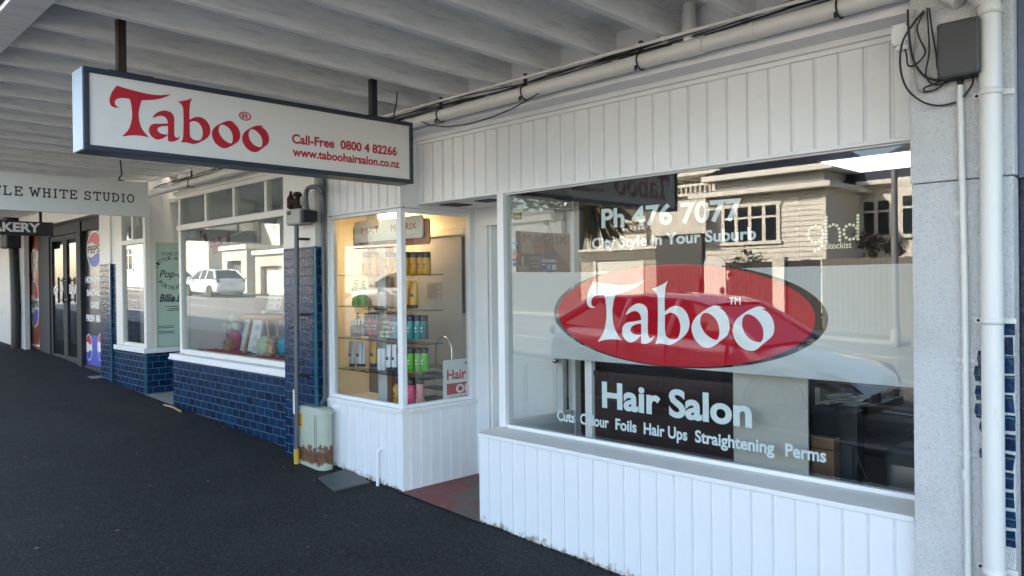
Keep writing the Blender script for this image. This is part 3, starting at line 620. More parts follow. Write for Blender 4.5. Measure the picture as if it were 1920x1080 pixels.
poster = MB().box(r0, c0, KY+.0, KY+.02, zb+.06, ztop-.05).build('drink_poster', col('orange_red_poster', (.36, .05, .015), .3, var=.5, scale=4, dirt=(.55, .20, .03), dirt_scale=5, dirt_amt=(.52, .7)), BK)
to = onY(KY); mr, mwh, mbl, mk = MB(), MB(), MB(), MB()
cx, cz = PY(65, 570, KY); cxb = cx
put_poly(mwh, [smooth_loop([(cx-.3, cz-.75, 1), (cx+.3, cz-.75, 1), (cx+.33, cz-.4), (cx+.33, cz+.45), (cx+.2, cz+.6), (cx+.17, cz+.9, 1), (cx-.17, cz+.9, 1), (cx-.2, cz+.6), (cx-.33, cz+.45), (cx-.33, cz-.4)]),
               smooth_loop([(cx-.27, cz-.71, 1), (cx+.27, cz-.71, 1), (cx+.30, cz-.4), (cx+.30, cz+.45), (cx+.17, cz+.6), (cx+.14, cz+.87, 1), (cx-.14, cz+.87, 1), (cx-.17, cz+.6), (cx-.30, cz+.45), (cx-.30, cz-.4)])], to, 0, .0005)
pepsi(mr, mwh, mbl, cx, cz, .30, .42, to); put_text(mk, 'PEPSI', onY(KY-.003), cx-.27, cx+.27, cz-.06, .12, w=.001, bold=.04)
for t, y, hh in (('BETTER', 490, .17), ('WITH', 507, .15)): u, v = PY(64, y, KY); wd = .34 if t == 'BETTER' else .22; put_text(mwh, t, to, u-wd, u+wd, v, hh, w=.001, bold=.05)
mr.build('emblem', RED, poster); mwh.build('white_lettering', M['white_ink'], poster); mbl.build('emblem', BLUE, poster); mk.build('emblem_lettering', M['ink'], poster)
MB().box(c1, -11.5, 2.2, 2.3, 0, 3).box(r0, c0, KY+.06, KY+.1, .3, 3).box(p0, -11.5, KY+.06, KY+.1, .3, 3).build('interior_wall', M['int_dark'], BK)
MB().box(-16.8, -11.5, .3, 9, 3.0, 3.1).box(-16.8, -11.5, 0, .2, 3.1, 6.0).box(-16.8, -11.5, 4.8, 9, 0, 3.0).build('upper_wall', M['cream_white'], BK)  # unseen upper part, height chosen to keep sun off the parked car
# corner shop beyond and tiled shop at the right edge
CS = thing('corner_shop', 'white painted shop beyond the bakery with grimy posts and a plain window', 'shop', (-20, 0, .6))
q1, q2, q3 = PY(18, 500, -.03)[0], PY(36, 500, -.03)[0], PY(45, 500, -.03)[0]
MB().box(-23.5, -18.6, .10, .3, 0, 1.1).box(-18.6, q1, -.03, .3, .3, 2.9).box(q2, q3, -.03, .05, .3, 2.9).box(-23.5, -16.3, 0, .3, 2.6, 6.0).build('wall', col('grey_white_paint', (.46, .46, .45), .5, dirt=(.2, .19, .17), dirt_scale=3, dirt_amt=(.6, .8)), CS, .006)
MB().box(q1, q2, .1, .3, .3, 2.7).box(q3, -16.3, .22, .3, .3, 2.7).build('doorway', M['black'], CS)  # shade of the recess put in as solid black blocks
sb = MB().box(-18.8, -18.6, .05, .2, 1.1, 2.6).box(-23.5, -18.8, .1, .2, 2.52, 2.6).build('window_frame', M['white'], CS); MB().box(-23.5, -18.8, .14, .15, 1.1, 2.52).build('pane', M['glass'], sb)
MB().box(-40, -16.8, .4, 9, 0, 3.1).box(-40, -23.5, 0, .4, 0, 6.0).box(-23.5, -16.8, 2, 9, 3.1, 6.0).build('rear_wall', M['cream_white'], CS)  # unseen upper parts, raised with the row for their shadow
RS = thing('tiled_shop', 'slate blue shopfront edge with dark tiles beyond the roughcast pier', 'shop', (3, 0, -.2))
MB().box(-.715, 12, .02, .3, -.5, 1.98).build('tiled_wall', M['tile_dark'], RS)
MB().box(-.715, 12, .0, .3, 1.98, 3.0).build('fascia', M['slate_blue'], RS)
MB().box(-.72, 12, .3, 9, -.5, 3.1).box(-.72, 12, 0, .2, 3.0, 6.0).build('upper_wall', M['cream_white'], RS)  # unseen upper wall, made tall like the others to shade the kerb

# ------------------------------------------------------------------ verandah over the footpath
VE = thing('verandah', 'weathered white timber verandah on close joists roofing the footpath', 'verandah', (-8, -1.3, 2.8))
zbm = lambda y: 2.836 - .018*y
k = 0
for k in range(-5, 61):
    x = -2.19-.413*k; y0, y1 = -2.45, -.006
    MB().hexa([(x-.05, y0, zbm(y0)), (x, y0, zbm(y0)), (x, y1, zbm(y1)), (x-.05, y1, zbm(y1)), (x-.05, y0, zbm(y0)+.15), (x, y0, zbm(y0)+.15), (x, y1, zbm(y1)+.15), (x-.05, y1, zbm(y1)+.15)]).build('joist', M['beam'], VE, .003)
X0, X1 = -27.4, .6
m = MB(); zl = lambda y: 2.983-.0173*y; n = 17
for k in range(n):
    ya, yb = -.006-2.46*k/n, -.006-2.46*(k+1)/n+.005
    m.hexa([(X0, yb, zl(yb)), (X1, yb, zl(yb)), (X1, ya, zl(ya)), (X0, ya, zl(ya)), (X0, yb, zl(yb)+.018), (X1, yb, zl(yb)+.018), (X1, ya, zl(ya)+.018), (X0, ya, zl(ya)+.018)])
m.build('lining_board', M['ceiling'], VE)
MB().box(X0, X1, -2.60, -2.45, 2.868, 3.026).build('edge_beam', M['beam'], VE, .004)
MB().box(X0, X1, -2.645, -2.62, 2.905, 3.085).build('fascia_board', M['white'], VE, .004)
MB().box(X0, X1, -2.62, -2.60, 2.89, 3.055).build('flashing', M['dark_metal'], VE)
MB().hexa([(X0, -2.62, 3.06), (X1, -2.62, 3.06), (X1, 0, 3.12), (X0, 0, 3.12), (X0, -2.62, 3.08), (X1, -2.62, 3.08), (X1, 0, 3.14), (X0, 0, 3.14)]).build('roof_sheet', M['alu'], VE)

# ------------------------------------------------------------------ hanging signs
SX = -3.98
def sp(px, py): return PX(px, py, SX)
sg = thing('hanging_sign', 'white lightbox sign in a navy frame with red Taboo lettering hung under the verandah', 'sign', (SX, -1.33, 2.25), 'signs hung under the verandah')
y0, y1, z0, z1 = -2.30, -.362, 2.255, 2.65
fr = MB().box(SX-.16, SX, y0, y1, z0, z0+.026).box(SX-.16, SX, y0, y1, z1-.026, z1).box(SX-.16, SX, y0, y0+.026, z0+.026, z1-.026).box(SX-.16, SX, y1-.026, y1, z0+.026, z1-.026)
fr.build('frame', M['navy_frame'], sg, .003)
MB().box(SX-.158, SX-.002, y0-.004, y0, z0+.004, z1-.004).build('end_plate', M['alu'], sg)
MB().box(SX-.15, SX-.010, y0+.026, y1-.026, z0+.026, z1-.026).build('sign_panel', M['sign_face'], sg)
to = onX(SX-.010)
a, _ = sp(206.5, 195); b, _ = sp(505.8, 250); zb_ = sp(245, 257)[1]; zt_ = sp(219, 159.8)[1]
gT = LOGO[0][0]; tz0 = sorted(p[1] for p in gT)[0]; tz1 = max(p[1] for p in gT if p[0] < LX0+.12)
def lm(p): return (a+(p[0]-LX0)/(LX1-LX0)*(b-a), zb_+(p[1]-tz0)/(tz1-tz0)*(zt_-zb_))
mb = MB()
for g in LOGO: put_poly(mb, [[lm(p) for p in L] for L in g], to, 0, .0015)
mb.build('logo_lettering', M['red_paint'], sg)
mb = MB()
u0, v0 = sp(549, 268); u1, v1 = sp(746, 292); put_text(mb, 'Call-Free  0800 4 82266', to, u0, u1, v0, sp(549, 250)[1]-v0, w=.0015, bold=.032, v1=v1); mb.build('phone_lettering', M['red_paint'], sg); mb = MB()
u0, v0 = sp(550, 292); u1, v1 = sp(751, 315); put_text(mb, 'www.taboohairsalon.co.nz', to, u0, u1, v0, (sp(549, 250)[1]-sp(549, 268)[1])*.93, w=.0015, bold=.032, v1=v1); mb.build('web_lettering', M['red_paint'], sg); mb = MB()
u0, v0 = sp(456, 223); u1, _ = sp(466, 224); put_text(mb, '\u00ae', to, u0-.02, u1+.02, v0-.005, .045, w=.0015, bold=.012)
mb.build('registered_mark', M['red_paint'], sg)
mb = MB()                                                   # the street side of the box carries the same mark
tb = onXn(SX-.15)
ym = (a+b)/2
for g in LOGO: put_poly(mb, [[(2*ym-lm(p)[0]-.7, lm(p)[1]) for p in L] for L in g], lambda u, v, w=0: (SX-.15-w, -2*1.33-u-.0, v) if False else (SX-.15-w, u+.7-0.0, v), 0, .0015)
mb.build('logo_lettering', M['red_paint'], sg)
for yy, zz in ((-2.11, zbm(-2.11)), (-.625, zbm(-.625))):
    MB().box(SX-.09, SX-.045, yy-.02, yy+.02, z1+.004, zz+.05).box(SX-.12, SX-.015, yy-.07, yy+.14, z1, z1+.008).build('hanger', M['rust'] if yy < -1 else M['dark_metal'], sg, .003)
mb = MB(); y, z = PX(737, 222, SX-.05); mb.tube([(SX-.05, y, z1), (SX-.05, y+.012, z1+.06), (SX-.05, y+.03, z1+.13), (SX-.05, y+.035, zbm(y))], .004, 6); mb.build('wire', M['black'], sg)

def hung_board(name, label, X, y0, y1, z0, z1, mat, th=.03):
    t = thing(name, label, 'sign', (X, (y0+y1)/2, z0), 'signs hung under the verandah')
    MB().box(X-th, X, y0, y1, z0, z1).build('board', mat, t, .003); return t
X2 = -8.25
b2 = [PX(277, 345, X2), PX(277, 407, X2), PX(0, 318, X2), PX(0, 393, X2)]
t2 = hung_board('hanging_sign', 'matt white board sign reading WHITE STUDIO in slab serif capitals hung across the footpath', X2, -2.28, b2[0][0], (b2[1][1]+b2[3][1])/2, (b2[0][1]+b2[2][1])/2, M['sign_white'])
G = {'T': [[(0, 1), (1, 1)], [(.5, 1), (.5, 0)], [(.28, 0), (.72, 0)], [(0, 1), (0, .78)], [(1, 1), (1, .78)]],
     'L': [[(.2, 1), (.2, 0)], [(0, 1), (.42, 1)], [(0, 0), (.9, 0), (.9, .24)]],
     'E': [[(.15, 1), (.15, 0)], [(0, 1), (.85, 1), (.85, .78)], [(0, 0), (.88, 0), (.88, .22)], [(.15, .52), (.6, .52)], [(.6, .64), (.6, .40)]],
     'W': [[(.08, 1), (.3, 0), (.5, .8), (.7, 0), (.92, 1)], [(-.06, 1), (.24, 1)], [(.76, 1), (1.06, 1)]],
     'H': [[(.16, 1), (.16, 0)], [(.84, 1), (.84, 0)], [(.16, .52), (.84, .52)], [(0, 1), (.34, 1)], [(0, 0), (.34, 0)], [(.66, 1), (1, 1)], [(.66, 0), (1, 0)]],
     'I': [[(.5, 1), (.5, 0)], [(.2, 1), (.8, 1)], [(.2, 0), (.8, 0)]],
     'S': [[(.86, .76), (.86, .96)], [(.86, .80), (.72, .95), (.5, 1), (.25, .95), (.12, .78), (.22, .60), (.5, .52), (.78, .43), (.89, .25), (.76, .06), (.5, 0), (.25, .05), (.1, .22)], [(.1, .26), (.1, .02)]],
     'U': [[(.16, 1), (.16, .32), (.26, .09), (.5, 0), (.74, .09), (.84, .32), (.84, 1)], [(0, 1), (.34, 1)], [(.66, 1), (1, 1)]],
     'D': [[(.16, 1), (.16, 0)], [(0, 1), (.5, 1), (.78, .9), (.93, .65), (.95, .5), (.93, .35), (.78, .1), (.5, 0), (0, 0)]],
     'O': [[(.5+.46*cos(k*pi/12), .5+.5*sin(k*pi/12)) for k in range(25)]]}
mb = MB(); to = onX(X2)
for word, a, b, yl in (('LITTLE', -75, 43, 366), ('WHITE', 56, 145, 370), ('STUDIO', 158, 251, 378)):
    mb = MB(); u0, v0 = PX(a, yl, X2); u1, _ = PX(b, yl, X2); n = len(word)
    wds = [{'I': .55, 'W': 1.35}.get(ch, 1) for ch in word]; gap = .38; tot = sum(wds)+gap*(n-1); kx_ = (u1-u0)/tot; cx = u0
    vb = (b2[1][1]+b2[3][1])/2 + .142; hh = .076
    for ch, wd in zip(word, wds):
        for st in G[ch]: stroke(mb, [(cx+p[0]*wd*kx_, vb+p[1]*hh) for p in st], to, .0062, 0, .001)
        cx += (wd+gap)*kx_
    mb.build('lettering', M['ink'], t2)
for yy in (PX(227, 338, X2)[0], -1.9):
    mb = MB(); z1_ = (b2[0][1]+b2[2][1])/2; mb.tube([(X2-.015, yy, z1_), (X2-.015, yy-.012, z1_+.03), (X2-.015, yy+.012, z1_+.06), (X2-.015, yy, zbm(yy)+.05)], .008, 6).box(X2-.035, X2+.005, yy-.03, yy+.03, z1_, z1_+.008); mb.build('hook', M['dark_metal'], t2)
X3 = -11.9; zz = [PX(0, 413, X3)[1], PX(100, 443, X3)[1]]
t3 = hung_board('hanging_sign', 'black board sign reading BAKERY in bold pale capitals hung beyond the white board', X3, -2.3, PX(100, 430, X3)[0], zz[1], zz[0], col('black_board', (.016, .017, .022), .35), .06)
mb = MB(); u1, v0 = PX(76, 434.8, X3); u0, _ = PX(-34, 434.8, X3); put_text(mb, 'BAKERY', onX(X3), u0, u1, v0-.01, .125, w=.001, bold=.04); mb.build('lettering', M['white_ink'], t3)
for yy in (-.62, -2.0): MB().box(X3-.05, X3-.02, yy, yy+.03, zz[0], 2.9).build('hanger', dark, t3)

# ------------------------------------------------------------------ pipes and cables under the verandah
dp = thing('drain_pipe', 'white painted drain pipe running level along the top of the shopfront wall', 'pipe', (-4, -.075, 2.75))
PR = .040; PYc = -.078
zp = lambda x: 2.768+.009*(x+1.81)
MB().tube([(-11.0, PYc, zp(-11)), (-6, PYc, zp(-6)), (-1.02, PYc, zp(-1.02))], PR, 14).build('pipe', M['pvc'], dp)
bx = P(1293, 60, 1, PYc).x
MB().tube([(bx, PYc, 2.76), (bx, PYc, 2.99)], PR*.82, 12).tube([(bx, PYc, 2.815), (bx, PYc, 2.86)], PR*1.0, 12).tube([(bx-.085, PYc, zp(bx-.085)), (bx+.085, PYc, zp(bx+.085))], PR*1.12, 14).build('branch', M['pvc'], dp)
for x in (-3.55, -2.55, -1.75, -4.4, -5.4, -7.3): MB().tube([(x-.012, PYc, zp(x)), (x+.012, PYc, zp(x))], PR*1.09, 14).build('coupling', M['pvc'], dp)
for x in (-4.05, -3.25, -2.40, -1.36, -6.4, -8.2):
    mb = MB(); mb.tube([(x+.0105, PYc+(PR+.004)*cos(a), zp(x)+(PR+.004)*sin(a)) for a in [2*pi*k/16 for k in range(17)]], .0045, 5, False)
    mb.box(x, x+.022, PYc-.006, PYc+.006, zp(x)+.038, 2.87).box(x+.004, x+.018, PYc-.052, PYc-.045, zp(x)-.055, zp(x)-.03); mb.build('pipe_clip', M['dark_metal'], dp)
ct = thing('conduit', 'thin white conduit fixed along the joist ends above the drain pipe', 'pipe', (-4, -.06, 2.855))
MB().tube([(-9.5, -.15, 2.822), (-4.6, -.15, 2.822), (-1.2, -.15, 2.822)], .0095, 8).build('pipe', M['pvc'], ct)
for k in range(14): x = -1.65-.55*k; MB().tube([(x-.01, -.15, 2.8225), (x+.012, -.15, 2.8225)], .0135, 8).build('pipe_clip', M['pvc'], ct)
cb = MB(); R = random.Random(5)
for j in range(5):
    ph = R.uniform(0, 6); pts = []
    for k in range(90):
        x = -9.2+8.2*k/89; pts.append((x, -.06-.014*j+.01*sin(x*3+ph), zp(x)+.052+.010*sin(x*2.1+ph)+.008*sin(x*5.3+2*ph)+.004*(j-2)))
    cb.tube(pts, .0036+.0012*(j % 2), 6)
tag(cb.build('cable_bundle', M['black']), 'sagging bundle of black cables lying between the conduit and drain pipe', 'cable')
pts = [P(x, y, 1, -.125) for x, y in ((1010, 175), (985, 190), (960, 204), (925, 219), (880, 232), (840, 238), (806, 235), (790, 228))]
tag(MB().tube(pts, .004, 6).build('loose_cable', M['black']), 'thin loose black cable drooping below the drain pipe', 'cable')

# downpipe, conduit and boxes on the pier
dw = thing('downpipe', 'thick white painted downpipe on the roughcast pier beside old blue tiles', 'downpipe', (-.803, -.11, -.2))
xc = P(1860, 540, 1, -.105).x; rr = (P(1882, 540, 1, -.105).x-P(1838, 540, 1, -.105).x)/2*.98; yc = -.055-rr-.006
xc = P(1860, 540, 1, yc).x; rr = (P(1882, 540, 1, yc).x-P(1837.5, 540, 1, yc).x)/2*.97
MB().tube([(xc, yc, -.25), (xc, yc, P(1860, 25, 1, yc).z)], rr, 18).build('pipe', M['pvc'], dw)
zt = P(1860, 20, 1, yc).z
MB().lathe((xc, yc, zt-.015), [(rr*1.0, 0), (rr*1.12, 0), (rr*1.12, .03), (rr*1.02, .035), (rr*1.0, .04)], 18).lathe((xc-.01, yc, zt+.02), [(rr*1.02, 0), (rr*1.35, .025), (rr*1.9, .05), (rr*2.0, .10), (rr*2.0, .3)], 18).tube([(xc-.10, yc, zt+.07), (-1.0, PYc, zp(-1))], .036, 12).build('rainwater_head', M['pvc'], dw)
for py in (172, 602, 1072):
    z = P(1860, py, 1, yc).z; m = MB()
    m.lathe((xc, yc, z-.013), [(rr*1.0, 0), (rr*1.07, 0), (rr*1.07, .026), (rr*1.0, .026)], 18).box(xc+rr*.8, xc+rr+.032, -.062, -.052, z-.010, z+.010).box(xc-rr-.03, xc-rr*.8, -.062, -.052, z-.010, z+.010)
    m.build('pipe_bracket', M['pvc'], dw); MB().ball((xc-rr-.018, -.062, z), .006, 8, 5).build('bolt', M['rust'], dw)
cp = thing('conduit', 'narrow white conduit running down the roughcast pier from the grey box', 'pipe', (-.9, -.07, -.2))
r2 = .0125; y2 = -.05-r2-.003
p_top, p_mid, p_bot = P(1800, 160, 1, y2), P(1809, 540, 1, y2), P(1816, 1000, 1, y2)
MB().tube([(p_top.x, y2, p_top.z), (p_mid.x, y2, p_mid.z), (p_bot.x, y2, -.3)], r2, 12).build('pipe', M['pvc'], cp)
for py in (400, 676, 853):
    p = P(1800+16*(py-160)/840, py, 1, y2); MB().tube([(p.x, y2, p.z-.010), (p.x, y2, p.z+.010)], r2*1.25, 12).box(p.x-.032, p.x+.03, -.0535, -.0495, p.z-.007, p.z+.007).build('pipe_bracket', M['pvc'], cp)
p = P(1811, 880, 1, y2); MB().tube([(p.x, y2, p.z-.04), (p.x, y2, p.z+.0)], r2*1.22, 12).build('coupling', M['pvc'], cp)
q = [P(1755, 44, 1, -.16), P(1835, 29, 1, -.16), P(1835, 135, 1, -.16), P(1757, 148, 1, -.16)]
jb = thing('junction_box', 'dark grey rectangular junction box high on the roughcast pier', 'junction box', ((q[0].x+q[1].x)/2, -.1, q[3].z))
jx0, jx1, jz0, jz1 = q[0].x, q[1].x, (q[2].z+q[3].z)/2, (q[0].z+q[1].z)/2
MB().box(jx0+.004, jx1-.004, -.135, -.052, jz0+.004, jz1-.004).build('box', M['dark_metal'], jb, .006)
gm = col('grey_box_lid', (.05, .051, .054), .45, dirt=(.03, .03, .03), dirt_scale=20, dirt_amt=(.66, .72), bstr=.15)
MB().box(jx0, jx1, -.16, -.135, jz0, jz1).build('lid', gm, jb, .009)
m = MB()
for sx, sz in ((.012, .016), (.012, -.016), (-.012, .016), (-.012, -.016)): m.ball(((jx0 if sx > 0 else jx1)+sx, -.161, (jz0 if sz > 0 else jz1)+sz), .0035, 6, 4)
m.build('screw', M['black'], jb)
ax = P(1800, 150, 1, y2).x; MB().tube([(ax, y2, jz0-.03), (ax, y2, jz0+.01)], .011, 8).build('cable_gland', M['black'], jb)
q = [P(1672, 50, 1, -.03), P(1704, 48, 1, -.03), P(1704, 82, 1, -.03)]
sn = thing('sensor_box', 'small white sensor box at the top right corner of the cladding', 'sensor', (q[0].x, -.02, q[2].z))
MB().box(q[0].x, q[1].x+.004, -.045, .0, q[2].z, q[0].z).build('case', M['white'], sn, .004)
MB().box(q[0].x+.018, q[1].x, -.04, -.0, q[2].z-.022, q[2].z).build('lens_hood', M['white'], sn, .004)
m = MB()
for dx, dz in ((.006, .008), (-.004, .008), (.006, -.008), (-.004, -.008)): m.ball(((q[0] if dx > 0 and dx == .006 else q[1]).x+dx, -.0455, (q[2] if dz > 0 else q[0]).z+dz), .003, 6, 4)
m.build('screw', M['black'], sn)
def loop(name, pts, r, mat, label, y=-.075):
    Q = smooth_open([P(a, b, 1, y+dy) for a, b, dy in pts]); tag(MB().tube(Q, r, 6).build(name, mat), label, 'cable', 'black cables hanging by the grey junction box'); return Q
def smooth_open(p, n=6):
    out = []
    for i in range(len(p)-1):
        p0, p1, p2, p3 = p[max(i-1, 0)], p[i], p[i+1], p[min(i+2, len(p)-1)]
        for k in range(n):
            t = k/n; out.append(.5*((2*p1)+(p2-p0)*t+(2*p0-5*p1+4*p2-p3)*t*t+(3*p1-p0-3*p2+p3)*t**3))
    return out+[p[-1]]
loop('cable', [(1733, 20, 0), (1712, 45, 0), (1692, 80, -.005), (1688, 125, -.01), (1700, 165, -.01), (1728, 190, -.01), (1760, 198, 0), (1792, 192, 0)], .0042, M['black'], 'long black cable looping wide down the pier past the white sensor')
loop('cable', [(1702, 18, 0), (1704, 60, 0), (1712, 110, 0), (1730, 140, 0), (1752, 150, 0), (1768, 148, 0)], .0048, M['black'], 'thick black cable sweeping from the drain pipe down under the grey box')
loop('cable', [(1697, 92, .02), (1700, 105, .01), (1703, 123, 0), (1718, 120, 0), (1735, 98, 0), (1724, 72, 0), (1720, 50, 0), (1733, 22, 0)], .0036, M['black'], 'black lead kinked below the small white sensor box')
loop('cable', [(1738, 15, 0), (1741, 60, 0), (1742, 100, 0), (1736, 140, 0), (1750, 158, 0), (1775, 155, 0), (1778, 145, 0)], .0036, M['black'], 'black cable hanging straight beside the grey box then curling under it')
loop('cable', [(1742, 15, 0), (1748, 60, 0), (1755, 100, 0), (1758, 130, 0), (1771, 152, 0), (1758, 166, 0), (1736, 172, 0), (1733, 165, 0), (1750, 158, 0), (1772, 148, 0)], .0038, M['black'], 'tangled black cable bunched below the left corner of the grey box')
loop('cable', [(1822, 138, 0), (1824, 155, 0), (1814, 172, 0), (1806, 182, 0)], .0042, M['black'], 'short black cable leaving the right underside of the grey box')
loop('cable', [(1716, 18, .012), (1716, 70, .012), (1714, 130, .012), (1722, 168, .012), (1738, 174, .012)], .0025, col('pale_cable', (.35, .30, .25), .5), 'thin pale cable hanging flat against the pier')

# gas meter and pipes on the middle pier
gmx = thing('gas_meter', 'grey gas meter with rusty valve and iron pipes on the middle pier', 'meter', (-6.0, -.17, 1))
ym = -.19
def G_(px, py, y=ym): return P(px, py, 1, y)
a, b = G_(547, 394), G_(574, 421)
MB().box(a.x, b.x, -.25, -.13, b.z, a.z).build('meter_body', col('meter_grey', (.33, .34, .33), .45), gmx, .02)
m = MB().box(a.x+.04, a.x+.09, -.254, -.25, b.z+.085, b.z+.115); m.build('dial', M['black'], gmx)
MB().box(b.x, b.x+.05, -.24, -.11, b.z+.02, a.z-.02).build('meter_back', M['dark_metal'], gmx, .01)
v0 = G_(558, 388); MB().lathe((v0.x, ym, v0.z-.02), [(.022, 0), (.035, .01), (.035, .03), (.02, .04), (.02, .10), (.036, .11), (.036, .135), (.015, .145)], 12).tube([(v0.x-.12, ym, v0.z+.05), (v0.x, ym, v0.z+.05)], .024, 10).lathe((v0.x-.11, ym, v0.z-.01), [(.015, 0), (.033, .01), (.033, .09), (.015, .12), (.01, .15)], 10).build('valve', M['rust'], gmx)
gr = col('iron_pipe', (.11, .12, .135), .5, .2, dirt=(.15, .08, .05), dirt_scale=12, dirt_amt=(.6, .8))
e = G_(556, 850); MB().tube([(G_(556, 424).x, ym, G_(556, 424).z), (G_(556, 640).x, ym, G_(556, 640).z), (e.x, ym, gz(e.x)+.12)], .020, 10).build('riser_pipe', gr, gmx)
MB().tube([(e.x, ym, gz(e.x)-.05), (e.x, ym, gz(e.x)+.125)], .023, 10).build('yellow_sleeve', col('yellow_sleeve', (.55, .36, .05), .5), gmx)
w0, w1 = G_(553, 775), G_(553, 730); MB().tube([(e.x, ym, w0.z), (e.x, ym, w1.z)], .024, 10).build('white_sleeve', M['pvc'], gmx)
bend = smooth_open([G_(576, 396), G_(573, 370), G_(577, 354), G_(590, 350), G_(601, 353), G_(606, 362)]); MB().tube(bend, .019, 10).build('gooseneck', gr, gmx)
m = MB()
for py in (448, 590, 705): p = G_(556, py); m.box(p.x-.035, p.x+.06, -.19, -.10, p.z-.008, p.z+.008)
m.build('pipe_bracket', M['dark_metal'], gmx)
cq = thing('conduit', 'dark grey conduit running down the tiled pier beside the lit display window', 'pipe', (-5.66, -.05, .6))
p0, p1 = P(605, 300, 1, -.04), P(610, 742, 1, -.04)
MB().tube([(p0.x, -.04, 2.72), (P(606, 430, 1, -.04).x, -.04, 2.0), (p1.x, -.04, p1.z), (p1.x-.02, -.05, p1.z-.05), (p1.x-.06, -.06, p1.z-.07)], .018, 10).build('pipe', gr, cq)

# green cabinet, cover plate, vent pipe, leaves
cbx, cby = -5.70, -.097; gzc = gz(-5.7)
cab = thing('utility_cabinet', 'pale green steel utility cabinet rusting through at its base', 'cabinet', (cbx, cby, gzc))
def rrect(w, d, r, n=6):
    out = []
    for cx, cy, a0 in ((w/2-r, d/2-r, 0), (-w/2+r, d/2-r, 90), (-w/2+r, -d/2+r, 180), (w/2-r, -d/2+r, 270)):
        out += [(cx+r*cos(radians(a0+90*k/n)), cy+r*sin(radians(a0+90*k/n))) for k in range(n+1)]
    return out
def stack(mb, c, prof):
    rings = [[(c[0]+x, c[1]+y, c[2]+z) for x, y in rrect(*q)] for q, z in prof]; n = len(rings[0])
    mb.add([v for r in rings for v in r], [(i*n+k, i*n+(k+1) % n, (i+1)*n+(k+1) % n, (i+1)*n+k) for i in range(len(rings)-1) for k in range(n)], True)
    mb.add(rings[-1], [tuple(range(n))]); return mb
W, D_ = .40, .135
stack(MB(), (cbx, cby, gzc), [((W, D_, .06), -.05), ((W, D_, .06), .05), ((W, D_, .06), .455), ((W*.99, D_*.98, .06), .470), ((W*.94, D_*.92, .055), .485), ((W*.82, D_*.8, .05), .493)]).build('body', M['rusty_green'], cab)
stack(MB(), (cbx, cby, gzc), [((W+.012, D_+.012, .062), .440), ((W+.012, D_+.012, .062), .452), ((W, D_, .06), .455)]).build('cap_rim', M['rusty_green'], cab)
MB().box(cbx+W/2-.07, cbx+W/2-.067, cby-D_/2-.002, cby+.02, .06+gzc, .43+gzc).box(cbx+.105, cbx+.108, cby-D_/2-.0015, cby-D_/2+.01, .06+gzc, .43+gzc).build('door_seam', M['black'], cab)
MB().box(cbx-.15, cbx-.085, cby-D_/2-.0015, cby-D_/2+.001, gzc+.315, gzc+.425).build('warning_label', col('yellow_label', (.75, .45, .03), .5), cab)
m = MB()
for z in (.335, .355, .375, .395, .412): m.box(cbx-.143, cbx-.118, cby-D_/2-.0022, cby-D_/2-.0014, gzc+z-.006, gzc+z+.004).box(cbx-.112, cbx-.092, cby-D_/2-.0022, cby-D_/2-.0014, gzc+z-.006, gzc+z)
m.build('label_marks', M['ink'], cab)
q = [P(a, b, 2, .085) for a, b in ((597, 900), (650, 884), (694, 904), (627, 920))]
pl = MB().hexa([(p.x, p.y, gz(p.x)+.001) for p in q[::-1]]+[(p.x, p.y, gz(p.x)+.014) for p in q[::-1]]).build('cover_plate', col('grey_cover', (.075, .085, .085), .55, bstr=.2, dirt=(.05, .045, .04), dirt_scale=8))
tag(pl, 'grey flat cover plate lying in the asphalt by the white bay', 'cover plate')
p = P(708, 905, 1, -.045); p2 = P(709, 845, 1, -.045)
vp = MB().tube([(p.x, -.045, gz(p.x)-.05), (p.x, -.045, p2.z-.02), (p.x, -.04, p2.z-.004), (p.x, -.02, p2.z+.004), (p.x, .0, p2.z+.004)], .012, 10).tube([(p.x, -.045, p2.z-.06), (p.x, -.045, p2.z-.02)], .0145, 10).build('vent_pipe', M['white'])
tag(vp, 'short white vent pipe bent into the base of the white bay', 'pipe')
sk = P(335, 765, 2, gz(-8.9)+.01); tag(MB().tube([(-8.98, -.10, gz(-8.98)+.014), (-8.75, -.085, gz(-8.75)+.02), (-8.50, -.10, gz(-8.5)+.012)], .012, 6).build('stick', M['wood']), 'bare stick lying against the blue tiled wall', 'stick')
R = random.Random(11); lv = MB()
for k in range(48):
    x, y = R.uniform(-9, -1.2), -abs(R.gauss(0, 1.1))
    if y < -3.6: continue
    if k % 3: x, y = R.uniform(-6, -5.0), -R.uniform(.02, .35) if R.random() < .5 else R.uniform(-2.5, -.05)
    s = R.uniform(.005, .016); a = R.uniform(0, 6); z = gz(x)+.004
    lv.add([(x+s*cos(a), y+s*sin(a), z), (x-s*.4*sin(a), y+s*.4*cos(a), z+s*.4), (x-s*cos(a), y-s*sin(a), z), (x+s*.4*sin(a), y-s*.4*cos(a), z+s*.15)], [(0, 1, 2, 3)])
tag(lv.build('leaf_litter', col('dry_leaf', (.28, .20, .12), .8, var=.5, scale=3)), kind='stuff', label='scattered dry leaf bits on the asphalt')

